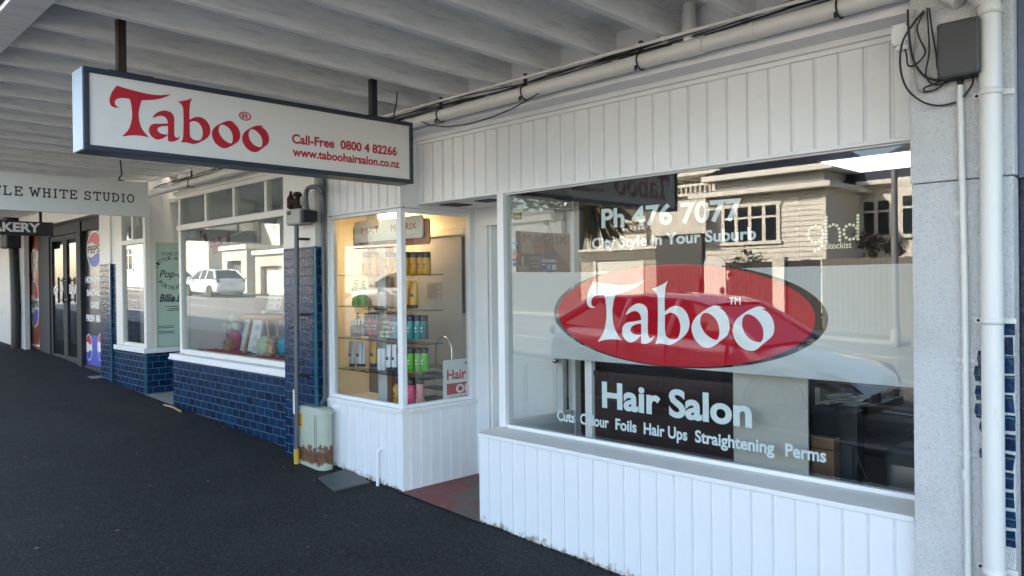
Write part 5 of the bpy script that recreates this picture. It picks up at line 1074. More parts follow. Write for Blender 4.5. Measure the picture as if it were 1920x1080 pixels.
blob('cushion', 'teal fabric cushion at the right of the studio window', 'cushion', (520, 628), (552, 672), .55, teal, jit=.03, grp='cushions in the studio window')
blob('cushion', 'pink cushion behind the brown soft toy', 'cushion', (430, 617), (449, 668), .62, pink, jit=.03, sd=4, grp='cushions in the studio window')
blob('pale_balloon', 'pale green round paper lantern under the stool', 'lantern', (488, 627), (518, 670), .55, col('pale_green', (.42, .50, .32), .7), jit=.02, sd=5)
def teddy(label, px, py0, py1, y, mat, hair=None):
    a, b = C3(px, py0, y), C3(px, py1, y); h = a.z-b.z; x, z = a.x, b.z
    t = thing('soft_toy' if not hair else 'doll', label, 'soft toy' if not hair else 'doll', (x, y, z), 'soft toys in the studio window'); m = MB()
    m.ball((x, y, z+h*.33), (h*.26, h*.22, h*.33), 14, 9).ball((x, y-h*.04, z+h*.75), (h*.22, h*.2, h*.22), 14, 9).ball((x, y-h*.24, z+h*.71), (h*.09, h*.08, h*.07), 10, 6)
    for s_ in (-1, 1): m.ball((x+s_*h*.26, y-h*.12, z+h*.42), (h*.09, h*.12, h*.16), 10, 6).ball((x+s_*h*.2, y-h*.28, z+h*.09), (h*.1, h*.2, h*.09), 10, 6).ball((x+s_*h*.17, y, z+h*.94), (h*.08, h*.05, h*.08), 8, 6)
    m.build('body', mat, t)
    m = MB()
    for s_ in (-1, 1): m.ball((x+s_*h*.08, y-h*.225, z+h*.79), h*.025, 6, 4)
    m.ball((x, y-h*.315, z+h*.72), h*.03, 6, 4); m.build('face', M['black'], t)
    if hair: MB().ball((x, y+h*.02, z+h*.82), (h*.25, h*.23, h*.22), 14, 9, .08).build('hair', hair, t)
teddy('tan soft toy sitting upright in front of the pink cushion', 430, 632, 668, .48, fur); teddy('dark brown small soft toy at the left of the red cloth', 402, 638, 664, .55, col('dark_fur', (.20, .12, .07), .9, var=.3, scale=60, bstr=.5))
teddy('doll with brown curls sitting beside the teal cushion', 511, 630, 668, .42, col('doll_skin', (.55, .33, .22), .6), col('doll_hair', (.22, .10, .05), .8, bstr=.5, bscale=40))
fl = thing('flower_bunch', 'bunch of pale round paper flowers on thin stems', 'flowers', (C3(427, 605, .6).x, .6, .85)); m = MB()
for px, py, r in ((424, 611, .06), (437, 599, .06), (444, 610, .055), (419, 607, .05), (434, 613, .05)): p = C3(px, py, .6); m.ball(p, r, 12, 8, .12, px)
m.build('blooms', pale, fl); m = MB()
for px, py in ((424, 611), (437, 599), (444, 610)): p = C3(px, py, .6); m.tube([p, (p.x*.7+C3(430, 640, .6).x*.3, .6, p.z-.15), (C3(430, 650, .6).x, .6, .86)], .006, 5)
m.build('stems', col('stem_brown', (.12, .09, .05), .8), fl)
for lab, p0, p1, y in (('red crumpled cloth spread at the left of the window floor', (388, 655), (462, 672), .36), ('red crumpled cloth spread under the teal cushion', (490, 664), (556, 686), .34)):
    a, b = C3(*p0, y), C3(*p1, y); n = 16; R = random.Random(int(p0[0])); vs = [(a.x+(b.x-a.x)*i/n, y-.13+.24*j/6, .853+R.uniform(0, .035)) for j in range(7) for i in range(n+1)]
    mm = MB().add(vs, [(j*(n+1)+i, j*(n+1)+i+1, (j+1)*(n+1)+i+1, (j+1)*(n+1)+i) for j in range(6) for i in range(n)], True); o = tag(mm.build('red_cloth', redf), lab, 'cloth', 'red cloths in the studio window'); md = o.modifiers.new('solid', 'SOLIDIFY'); md.thickness = .004
for i, (px, py, r) in enumerate(((382, 660, .05), (454, 668, .045), (495, 586, .03))): p = C3(px, py, .38 if i < 2 else .45); t = thing('paper_pumpkin', ('pale paper pumpkin at the far left end of the window floor', 'pale paper pumpkin by the stool leg', 'small pale paper pumpkin on the stool top')[i], 'pumpkin', (p.x, p.y, p.z-r), 'paper pumpkins in the studio window'); MB().ball(p, (r, r, r*.8), 14, 8, .05, i).build('body', pale, t); MB().tube([(p.x, p.y, p.z+r*.75), (p.x+.006, p.y, p.z+r*1.1)], .006, 6).build('stalk', M['stem_brown'], t)
gl_ = thing('hanging_garland', 'garland of red and dark paper leaves strung across the studio window', 'garland', (-8, .3, 2.1)); pts = [C3(a, b, .3) for a, b in ((372, 432), (385, 452), (400, 458), (420, 448), (440, 440), (470, 428))]
MB().tube(smooth_open(pts), .004, 5).build('string', M['sign_white'], gl_); m = MB(); R = random.Random(9)
for px, py in ((374, 437), (384, 445), (387, 452), (399, 458), (404, 466), (409, 460), (412, 452), (428, 447)):
    p = C3(px, py, .3); s_ = R.uniform(.05, .085); a = R.uniform(0, 6); m.prism([(p.x+s_*(1 if k % 2 else .5)*cos(a+k*pi/5), p.z+s_*(1 if k % 2 else .5)*sin(a+k*pi/5)) for k in range(10)], onY(.3), -.002, .003)
m.build('paper_leaves', col('garland_red', (.20, .045, .04), .8, var=.7, scale=6), gl_)
bdp = thing('pencil_cup', 'small wooden cup with a red pencil on the little window ledge', 'cup', (-9.95, .12, .86)); MB().lathe((-10.0, .14, .862), [(.05, 0), (.055, .002), (.055, .14), (.045, .14)], 12).build('cup', M['wood'], bdp); MB().tube([(-10.0, .14, .95), (-10.06, .14, 1.14)], .01, 6).build('pencil', redf, bdp)
m = thing('price_card', 'tiny white card on the lower corner of the studio window', 'card', (C3(650, 700).x, .1, .9)) if False else None
cur = MB(); n = 60; xa, xb = -8.85, -6.35
for k in range(n): x0_ = xa+(xb-xa)*k/n; x1_ = xa+(xb-xa)*(k+1)/n; d0_, d1_ = 1.25+.03*sin(k*1.3), 1.25+.03*sin((k+1)*1.3); cur.add([(x0_, d0_, .86), (x1_, d1_, .86), (x1_, d1_, 2.6), (x0_, d0_, 2.6)], [(0, 1, 2, 3)], True)
o = tag(cur.build('white_curtain', col('curtain_white', (.72, .73, .73), .8)), 'pleated white curtain hanging at the back of the studio window', 'curtain'); md = o.modifiers.new('solid', 'SOLIDIFY'); md.thickness = .004

# ------------------------------------------------------------------ across the street (seen in the panes)
wb = plain('cream_weatherboard', (.72, .685, .61), .6, var=.04); trimw = plain('cream_trim', (.80, .77, .70), .55, var=.03)
roofm = plain('grey_corrugated_roof', (.075, .08, .095), .45, var=.1); fence_m = plain('dark_stained_fence', (.055, .052, .05), .8, var=.25, scale=5, stretch=(6, 6, .5))
houseglass, t_, b_ = new_mat('house_window_glass'); b_.inputs['Base Color'].default_value = (.02, .025, .03, 1); b_.inputs['Roughness'].default_value = .06
def weatherboards(mb, x0, x1, z0, z1, to, pitch=.16):
    z = z0
    while z < z1-.01:
        e = min(z+pitch, z1); mb.add([to(x0, z, .028), to(x1, z, .028), to(x1, e, .004), to(x0, e, .004), to(x0, z, 0), to(x1, z, 0)], [(0, 1, 2, 3), (4, 5, 1, 0)]); z = e
    return mb
def fY(y): return lambda u, v, w=0: (u, y+w, v)     # faces the shops across the road (+Y)
def sash(par, x0, x1, z0, z1, y, nlights, split=.32, facing=None):
    f = facing or fY(y); m = MB(); fw = .11
    m.prism([(x0-fw, z0-fw), (x1+fw, z0-fw), (x1+fw, z0), (x0-fw, z0)], f, 0, .09); m.prism([(x0-fw, z1), (x1+fw, z1), (x1+fw, z1+fw), (x0-fw, z1+fw)], f, 0, .07)
    for i in range(nlights+1): u = x0+(x1-x0)*i/nlights; m.prism([(u-.06, z0), (u+.06, z0), (u+.06, z1), (u-.06, z1)], f, 0, .075)
    zm = z1-(z1-z0)*split; m.prism([(x0, zm-.035), (x1, zm-.035), (x1, zm+.035), (x0, zm+.035)], f, .0, .07)
    fr = m.build('window', trimw, par); MB().prism([(x0, z0), (x1, z0), (x1, z1), (x0, z1)], f, .031, .040).build('pane', houseglass, fr); return fr
HY = -19.5
vx0, _ = MIR(1316, 400, HY); vx1, _ = MIR(1546, 400, HY); ze1 = MIR(1545, 349, HY)[1]; zg = .1
VI = thing('weatherboard_villa', 'cream weatherboard villa with grey hipped roof across the road, mirrored in the big window', 'house', (-10, -22, 0))
weatherboards(MB(), vx0, vx1, zg, ze1, fY(HY)).box(vx0, vx1, -29, HY-.01, -.2, ze1).build('front_wall', wb, VI)
MB().box(vx0-.06, vx0+.08, HY, HY+.05, zg, ze1).box(vx1-.08, vx1+.06, HY-.08, HY+.05, zg, ze1).build('corner_board', trimw, VI)
wx0, wz1 = MIR(1357, 392, HY); wx1, wz0 = MIR(1461, 450, HY); sash(VI, wx0, wx1, wz0, wz1, HY, 4)
MB().box(vx0-.3, vx1+.35, HY-.3, HY+.42, ze1-.05, ze1+.12).box(vx1, vx1+.35, -24, HY-.3, ze1-.05, ze1+.12).build('eaves_gutter', trimw, VI, .02)
MB().hexa([(vx0-.3, HY-1.2, ze1+.1), (vx1+.3, HY-1.2, ze1+.1), (vx1+.3, HY+.4, ze1+.1), (vx0-.3, HY+.4, ze1+.1), (vx0-.3, HY-1.2, ze1+.36), (vx1-.6, HY-1.2, ze1+.36), (vx1+.3, HY+.38, ze1+.13), (vx0-.3, HY+.38, ze1+.13)]).build('skirt_roof', roofm, VI)
UY = HY-1.0; ux0, uz = MIR(1340, 345, UY); ux1, uz2 = MIR(1545, 317, UY); zu = uz2
MB().box(ux0, ux1, -28, UY, ze1, zu).build('upper_wall', wb, VI)
MB().box(ux0-.35, ux1+.4, UY-.4, UY+.35, zu-.04, zu+.16).box(ux1+.05, ux1+.4, -27, UY-.4, zu-.04, zu+.16).build('eaves_gutter', trimw, VI, .02)
apz = zu+1.75
def hip(mb, x0, x1, y0, y1, z0, z1, inset):
    ym = (y0+y1)/2; return mb.add([(x0, y0, z0), (x1, y0, z0), (x1, y1, z0), (x0, y1, z0), (x0+inset, ym, z1), (x1-inset, ym, z1)], [(0, 1, 5, 4), (1, 2, 5), (2, 3, 4, 5), (3, 0, 4), (0, 3, 2, 1)])
rf = hip(MB(), ux0-.35, ux1+.4, -28, UY+.33, zu+.16, apz, 2.1).build('roof', roofm, VI)
m = MB()
for k in range(28): x = ux0-.2+(ux1-ux0+.4)*k/27; f0 = min(1, max(0, min((x-ux0+.35)/2.1, (ux1+.4-x)/2.1))); m.tube([(x, UY+.33, zu+.19), (x, UY+.33+(-3.7-.33)*f0*.98, zu+.19+(apz-zu-.16)*f0*.98)], .025, 4)
m.build('roof_rib', roofm, rf)
BY = -22.3; bx0 = vx1; bx1 = MIR(1712, 400, BY)[0]; zb2 = MIR(1680, 345, BY)[1]
weatherboards(MB(), bx0, bx1+3, zg, zb2, fY(BY)).box(bx0, bx1+3, -29, BY-.01, -.2, zb2).build('side_wall', wb, VI)
a = MIR(1616, 380, BY); b = MIR(1672, 440, BY); sash(VI, a[0], b[0], b[1], a[1], BY, 2, .3)
MB().box(bx0, bx1+3.2, BY-.3, BY+.4, zb2, zb2+.16).build('eaves_gutter', trimw, VI, .02)
hip(MB(), bx0-1, bx1+3.3, -29, BY+.4, zb2+.15, zb2+2.2, 2.5).build('roof', roofm, VI)
a = MIR(1690, 368, BY+.9); b = MIR(1716, 438, BY+.9); MB().box(a[0]-.2, a[0]+2.2, BY, BY+.9, zg, zb2).build('bay_wall', wb, VI); sash(VI, a[0], a[0]+1.8, b[1], a[1], BY+.9, 2, .3)
# left neighbour with fretwork verandah, garage, yard walls
HB = thing('verandah_house', 'cream house with fretwork verandah frieze beside the villa, mirrored in the big window', 'house', (-17, -24, 0))
QY = -23.5; qx0 = MIR(1090, 380, QY)[0]-1; qx1 = MIR(1345, 380, QY)[0]; zf = MIR(1300, 330, QY)[1]
weatherboards(MB(), qx0, qx1, 0, zf, fY(QY-1.6)).box(qx0, qx1, -31, QY-1.61, 0, zf).build('wall', wb, HB)
MB().box(qx0-.3, qx1+.2, QY-1.8, QY+.2, zf, zf+.2).build('eaves_gutter', trimw, HB, .02)
hip(MB(), qx0-.4, qx1+.3, -31, QY+.2, zf+.2, zf+2.6, 2.4).build('roof', roofm, HB)
zr = MIR(1300, 362, QY)[1]; m = MB().box(qx0, qx1, QY-.05, QY+.05, zr-.10, zr).box(qx0, qx1, QY-.05, QY+.05, zf-.42, zf-.32)
k = 0
x = qx0
while x < qx1: m.box(x-.03, x+.03, QY-.03, QY+.03, zr, zf-.36); x += .22
m.build('fretwork_frieze', trimw, HB); m = MB()
for x in (qx0+.1, qx0+2.6, qx0+5, qx1-.1): m.box(x-.08, x+.08, QY-.08, QY+.08, 0, zf)
m.build('verandah_post', trimw, HB)
PYy = -19.0; a = MIR(1222, 395, PYy); b = MIR(1318, 445, PYy)
yw = thing('board_fence', 'tall cream vertical board fence between the two houses, mirrored in the big window', 'fence', (a[0], PYy, 0)); m = MB(); x = a[0]
while x < b[0]+.1: m.box(x, x+.135, PYy-.02, PYy+.005*((int(x*7)) % 2), b[1]-.05, a[1]+.25); x += .145
m.build('board', wb, yw); MB().box(a[0], b[0]+.2, PYy-.08, PYy-.02, a[1], a[1]+.1).build('rail', trimw, yw)
gwall = plain('grey_block_wall', (.10, .10, .10), .8, var=.1)
GYy = -17.6; a = MIR(1088, 462, GYy); b = MIR(1230, 475, GYy); GA = thing('garage', 'cream block garage with white roller door across the road, mirrored in the big window', 'garage', ((a[0]+b[0])/2, GYy, 0))
blk = bricks('cream_block', (.45, .42, .34), (.50, .46, .38), (.30, .28, .24), .4, .2, .012, .8, bstr=.3); rz0, rz1 = MIR(1116, 486, GYy)[1], .3
rx0, rx1 = MIR(1118, 500, GYy)[0], MIR(1202, 500, GYy)[0]; zt_ = (a[1]+b[1])/2; zl_ = (MIR(1088, 488, GYy)[1]+MIR(1230, 488, GYy)[1])/2
MB().box(a[0], rx0, GYy-.2, GYy, 0, zl_).box(rx1, b[0], GYy-.2, GYy, 0, zl_).box(a[0], b[0], -22.5, GYy-.2, 0, zl_).build('wall', blk, GA)
m = MB(); n = 30
for k in range(n): x0_ = a[0]+(b[0]-a[0])*k/n; m.box(x0_, x0_+(b[0]-a[0])/n*.6, GYy-.2, GYy+.03, zl_, zt_)
m.box(a[0], b[0], GYy-.25, GYy+.0, zl_, zt_-.03).build('ribbed_parapet', plain('taupe_cladding', (.33, .30, .24), .6), GA); MB().box(a[0]-.05, b[0]+.05, GYy-.3, GYy+.06, zt_-.03, zt_+.06).build('capping', trimw, GA)
m = MB(); z = .2
while z < zl_-.05: m.add([(rx0, GYy-.02, z), (rx1, GYy-.02, z), (rx1, GYy-.05, z+.08), (rx0, GYy-.05, z+.08)], [(0, 1, 2, 3)]); z += .08
m.box(rx0, rx1, GYy-.15, GYy-.06, .2, zl_).build('roller_door', trimw, GA); MB().box(rx0-.12, rx0, GYy, GYy+.03, .2, zl_).box(rx1, rx1+.12, GYy, GYy+.03, .2, zl_).build('door_frame', trimw, GA)
a = MIR(1231, 446, -17.4); b = MIR(1316, 492, -17.4); gw = thing('dark_wall', 'dark grey board wall right of the mirrored garage', 'wall', (a[0], -17.4, 0)); MB().box(a[0], b[0], -17.6, -17.4, 0, a[1]).build('wall', gwall, gw); MB().box(a[0], b[0], -17.65, -17.35, a[1], a[1]+.06).build('capping', M['dark_metal'], gw)
FY = -16.9
def pal(label, x0, x1, z1, post=True, w=.14, mat=fence_m):
    t = thing('paling_fence', label, 'fence', ((x0+x1)/2, FY, gz(x0)), 'fences across the road'); m = MB(); x = x0; R = random.Random(int(abs(x0)*10))
    while x < x1-w: m.box(x, x+w*.93, FY-.02, FY+R.uniform(0, .008), gz(x)-.1, z1+R.uniform(-.015, .015)); x += w
    m.build('palings', mat, t); MB().box(x0, x1, FY-.09, FY-.02, z1-.35, z1-.25).box(x0, x1, FY-.09, FY-.02, gz(x0)+.3, gz(x0)+.4).build('rail', mat, t); return t
zf_ = (MIR(1370, 490, FY)[1]+MIR(1690, 487, FY)[1])/2
ga0, ga1 = MIR(1321, 500, FY)[0], MIR(1361, 500, FY)[0]
pal('dark paling fence left of the arched white gate, in the mirrored street', MIR(1232, 500, FY)[0], ga0-.1, zf_-.05)
pal('dark paling fence right of the arched white gate, in the mirrored street', ga1+.1, MIR(1450, 500, FY)[0], zf_); pal('long dark paling fence below the villa bay, in the mirrored street', MIR(1474, 500, FY)[0], MIR(1540, 500, FY)[0], zf_+.02); pal('paler paling fence at the right end of the mirrored street', MIR(1541, 500, FY)[0], MIR(1700, 500, FY)[0]+6, zf_+.03, mat=plain('weathered_grey_fence', (.19, .18, .16), .85, var=.2))
gt = thing('garden_gate', 'white round topped garden gate between dark fences, mirrored in the red oval', 'gate', ((ga0+ga1)/2, FY, .4)); gc = (ga0+ga1)/2; gr_ = (ga1-ga0)/2
MB().prism([(ga0, gz(gc)-.05), (ga1, gz(gc)-.05), (ga1, zf_)]+[(gc+gr_*cos(a), zf_+gr_*.55*sin(a)) for a in [pi*k/14 for k in range(1, 14)]]+[(ga0, zf_)], fY(FY), -.03, .03).build('leaf', trimw, gt); m = MB()
for k in range(1, 7): m.box(ga0+(ga1-ga0)*k/7-.006, ga0+(ga1-ga0)*k/7+.006, FY+.029, FY+.032, gz(gc), zf_)
m.build('board_joint', plain('joint_grey', (.3, .29, .27), .8), gt); MB().box(ga1-.16, ga1-.06, FY+.03, FY+.07, 1.25, 1.42).build('latch', M['black'], gt)
p = MIR(1462, 500, FY); pp = thing('gate_post', 'pale post standing between two dark fence lengths in the mirrored street', 'post', (p[0], FY, .3)); MB().box(MIR(1451, 500, FY)[0], MIR(1473, 500, FY)[0], FY-.15, FY+.1, 0, zf_+.05).build('shaft', wb, pp); MB().box(MIR(1450, 500, FY)[0], MIR(1474, 500, FY)[0], FY-.17, FY+.12, zf_+.05, zf_+.12).build('cap', trimw, pp)
# poles
p = MIR(1677, 400, -15.4); po = thing('power_pole', 'tall grey power pole across the road, mirrored at the right of the big window', 'pole', (p[0], -15.4, 0)); MB().tube([(p[0], -15.4, 0), (p[0], -15.4, MIR(1677, 318, -15.4)[1])], [.085, .07], 12).build('pole', col('pole_grey', (.22, .23, .25), .6), po); MB().lathe((p[0], -15.4, gz(p[0])-.05), [(.12, 0), (.12, .3), (.09, .34)], 12).build('base', M['concrete'], po)

# vegetation
leafg = [plain('leaf_green_%d' % i, c, .7, var=.35, scale=2.5) for i, c in enumerate(((.035, .06, .02), (.05, .075, .03), (.03, .05, .025)))]
def tree(name, label, x, y, z, h, r, seed, mat, n=1500, grp='trees behind the far houses', leaf=.22, trunk=.3):
    t = thing(name, label, 'tree', (x, y, z), grp); R = random.Random(seed); m = MB()
    m.tube([(x, y, z-.1), (x+.1, y, z+h*.3), (x, y+.1, z+h*.6)], [h*.035, h*.025, h*.012], 8)
    cl = []
    for k in range(16):
        a, el = R.uniform(0, 2*pi), R.uniform(-.3, 1); c = (x+r*.62*cos(a)*sqrt(1-el*el*.8), y+r*.62*sin(a)*sqrt(1-el*el*.8), z+h*(trunk+.18+(1-trunk-.3)*R.random()))
        cl.append((c, r*R.uniform(.28, .48))); m.tube([(x, y, z+h*R.uniform(.25, .5)), c], [h*.012, h*.004], 5)
    m.build('trunk', M['wood'], t); m = MB()
    for k in range(n):
        c, q = R.choice(cl); d = Vector((R.gauss(0, 1), R.gauss(0, 1), R.gauss(0, .8))); d = d.normalized()*q*R.uniform(.5, 1.12); p = Vector(c)+d
        u = Vector((R.gauss(0, 1), R.gauss(0, 1), R.gauss(0, 1))).normalized(); v = u.orthogonal().normalized(); s = leaf*R.uniform(.5, 1.2)
        m.add([p-u*s, p+v*s*.45, p+u*s, p-v*s*.45], [(0, 1, 2, 3)])
    m.build('crown', mat, t); return t
px_, pz_ = MIR(1112, 385, -20.5)
cp_ = thing('cabbage_palm', 'shaggy cabbage palm above the garage, mirrored left of the phone number', 'palm', (px_, -20.5, .6)); R = random.Random(4)
MB().tube([(px_, -20.5, .4), (px_+.05, -20.5, pz_-.4)], [.2, .14], 8).build('trunk', M['wood'], cp_); m = MB()
for k in range(230):
    a = R.uniform(0, 2*pi); el = R.uniform(-1.45, 1.2); L = R.uniform(1.1, 1.75); d = Vector((cos(a)*cos(el), sin(a)*cos(el), sin(el))); c = Vector((px_, -20.5, pz_-.1)); n_ = d.cross(Vector((0, 0, 1))).normalized()*.045
    q = c+d*L*.55+Vector((0, 0, .1)); e = c+d*L+Vector((0, 0, -.45*L*cos(el))); m.add([c-n_*.5, q-n_, e, q+n_, c+n_*.5], [(0, 1, 2, 3, 4)])
m.build('leaf_blades', plain('palm_straw', (.20, .17, .075), .7, var=.5, scale=8), cp_)
tree('bush', 'dark reddish bush in front of the villa side window, in the mirrored street', MIR(1645, 450, -18.6)[0], -18.6, .2, 3.1, .72, 8, plain('bush_dark', (.05, .035, .03), .8, var=.4, scale=3), 1700, 'bushes in front of the villa', .085, .05)
for i, (px, w_) in enumerate(((1405, 1.0),)): tree('bush', 'small shrub topping the dark fence below the villa window', MIR(px, 490, -17.6)[0], -17.6, .3, 2.3, .9, 5, leafg[1], 700, 'bushes in front of the villa', .09, .05)
for i, (x, y, h, r, mt, lab) in enumerate(((-52, -27, 10, 4.5, 0, 'large dark tree far up the street, mirrored in the studio window'), (-60, -24, 9, 4, 1, 'mid green tree furthest up the mirrored street'), (-36, -30, 8.5, 3.8, 2, 'rounded dark tree behind the flat roofed garages'), (-28, -31, 9, 4, 0, 'tall tree behind the white street wall'), (-43.5, -22.5, 7.5, 3.2, 1, 'bushy tree above the white garages'), (4, -34, 9, 4, 2, 'dark tree beyond the villa to the right'))): tree('street_tree', lab, x, y, gz(x), h, r, 20+i, leafg[mt], 1600, leaf=.28)
bw_ = thing('added_dark_wall', 'tall dark grey wall added left of the mirrored garage to darken the reflection', 'wall', (-20.2, -17.8, .7)); MB().box(-22.1, -18.25, -18.0, -17.8, .3, 4.3).build('wall', gwall, bw_); MB().box(-22.1, -18.2, -18.05, -17.75, 4.3, 4.38).build('capping', M['dark_metal'], bw_)  # wall added so the pane reflects dark here and the poster stays clear
# garages and walls further up the road (mirrored in the studio and bay panes)
stw = plain('white_render', (.46, .45, .42), .7, var=.08, dirt=(.30, .29, .27), dirt_scale=1.5)
def M2(px, py, y): return MIR(px, py, y, .1)
UYy = -18; 
def far_garage(label, px0, px1, py_top, door0, door1, doorm, ptop=6):
    a = M2(px0, py_top, UYy); b = M2(px1, py_top, UYy); x0, x1 = sorted((a[0], b[0])); zt = (a[1]+b[1])/2; t = thing('garage', label, 'garage', ((x0+x1)/2, UYy, gz(x0)), 'garages up the road')
    d0, d1 = sorted((M2(door0, 500, UYy)[0], M2(door1, 500, UYy)[0])); zd = zt-.7
    MB().box(x0, d0, UYy-5, UYy, gz(x0)-.3, zt).box(d1, x1, UYy-5, UYy, gz(x0)-.3, zt).box(d0, d1, UYy-5, UYy, zd, zt).build('wall', stw, t); MB().box(x0-.15, x1+.15, UYy-5.1, UYy+.15, zt, zt+.25).build('parapet_cap', trimw, t)
    m = MB(); z = gz(x0)-.2
    while z < zd: m.add([(d0, UYy-.3, z), (d1, UYy-.3, z), (d1, UYy-.34, z+.14), (d0, UYy-.34, z+.14)], [(0, 1, 2, 3)]); z += .14
    m.box(d0, d1, UYy-.45, UYy-.35, gz(x0)-.2, zd).build('roller_door', doorm, t)
far_garage('white flat roofed garage with a grey roller door, mirrored behind the parked hatchback', 416, 462, 468, 426, 452, gwall); far_garage('white flat roofed garage with a pale door, mirrored above the stool', 478, 548, 476, 488, 528, trimw)
a = M2(455, 430, -24); b = M2(560, 425, -24); bh = thing('rendered_house', 'tall sunlit cream house behind the mirrored garages', 'house', ((a[0]+b[0])/2, -24, 1)); x0, x1 = sorted((a[0], b[0])); MB().box(x0, x1, -30, -24, 0, 8.5).build('wall', wb, bh); sash(bh, x0+1.6, x0+3.2, 4.6, 7.0, -24, 2, .3); sash(bh, x0+6, x0+7.6, 4.6, 7.0, -24, 2, .3); hip(MB(), x0-.4, x1+.4, -30.4, -23.6, 8.5, 11, 3).build('roof', roofm, bh)
sw_ = thing('street_wall', 'long white rendered street wall, mirrored in the lit bay pane', 'wall', (-28, -17.6, 0)); MB().hexa([(-38, -17.9, gz(-38)-.3), (-22.2, -17.9, gz(-22.2)-.3), (-22.2, -17.6, gz(-22.2)-.3), (-38, -17.6, gz(-38)-.3), (-38, -17.9, 3.5), (-22.2, -17.9, 3.3), (-22.2, -17.6, 3.3), (-38, -17.6, 3.5)]).build('wall', stw, sw_); MB().hexa([(-38, -17.98, 3.5), (-22.2, -17.98, 3.3), (-22.2, -17.52, 3.3), (-38, -17.52, 3.5), (-38, -17.98, 3.6), (-22.2, -17.98, 3.4), (-22.2, -17.52, 3.4), (-38, -17.52, 3.6)]).build('capping', trimw, sw_)
fh = thing('rendered_house', 'long white house far up the road, mirrored in the bakery doors', 'house', (-66, -20, 2)); MB().box(-85, -55, -28, -20, 0, 6.5).build('wall', stw, fh); hip(MB(), -85.5, -54.5, -28.5, -19.5, 6.5, 9.2, 4).build('roof', roofm, fh); sash(fh, -62, -60, 3.2, 5, -20, 2, .3); sash(fh, -72, -70, 3.2, 5, -20, 2, .3)

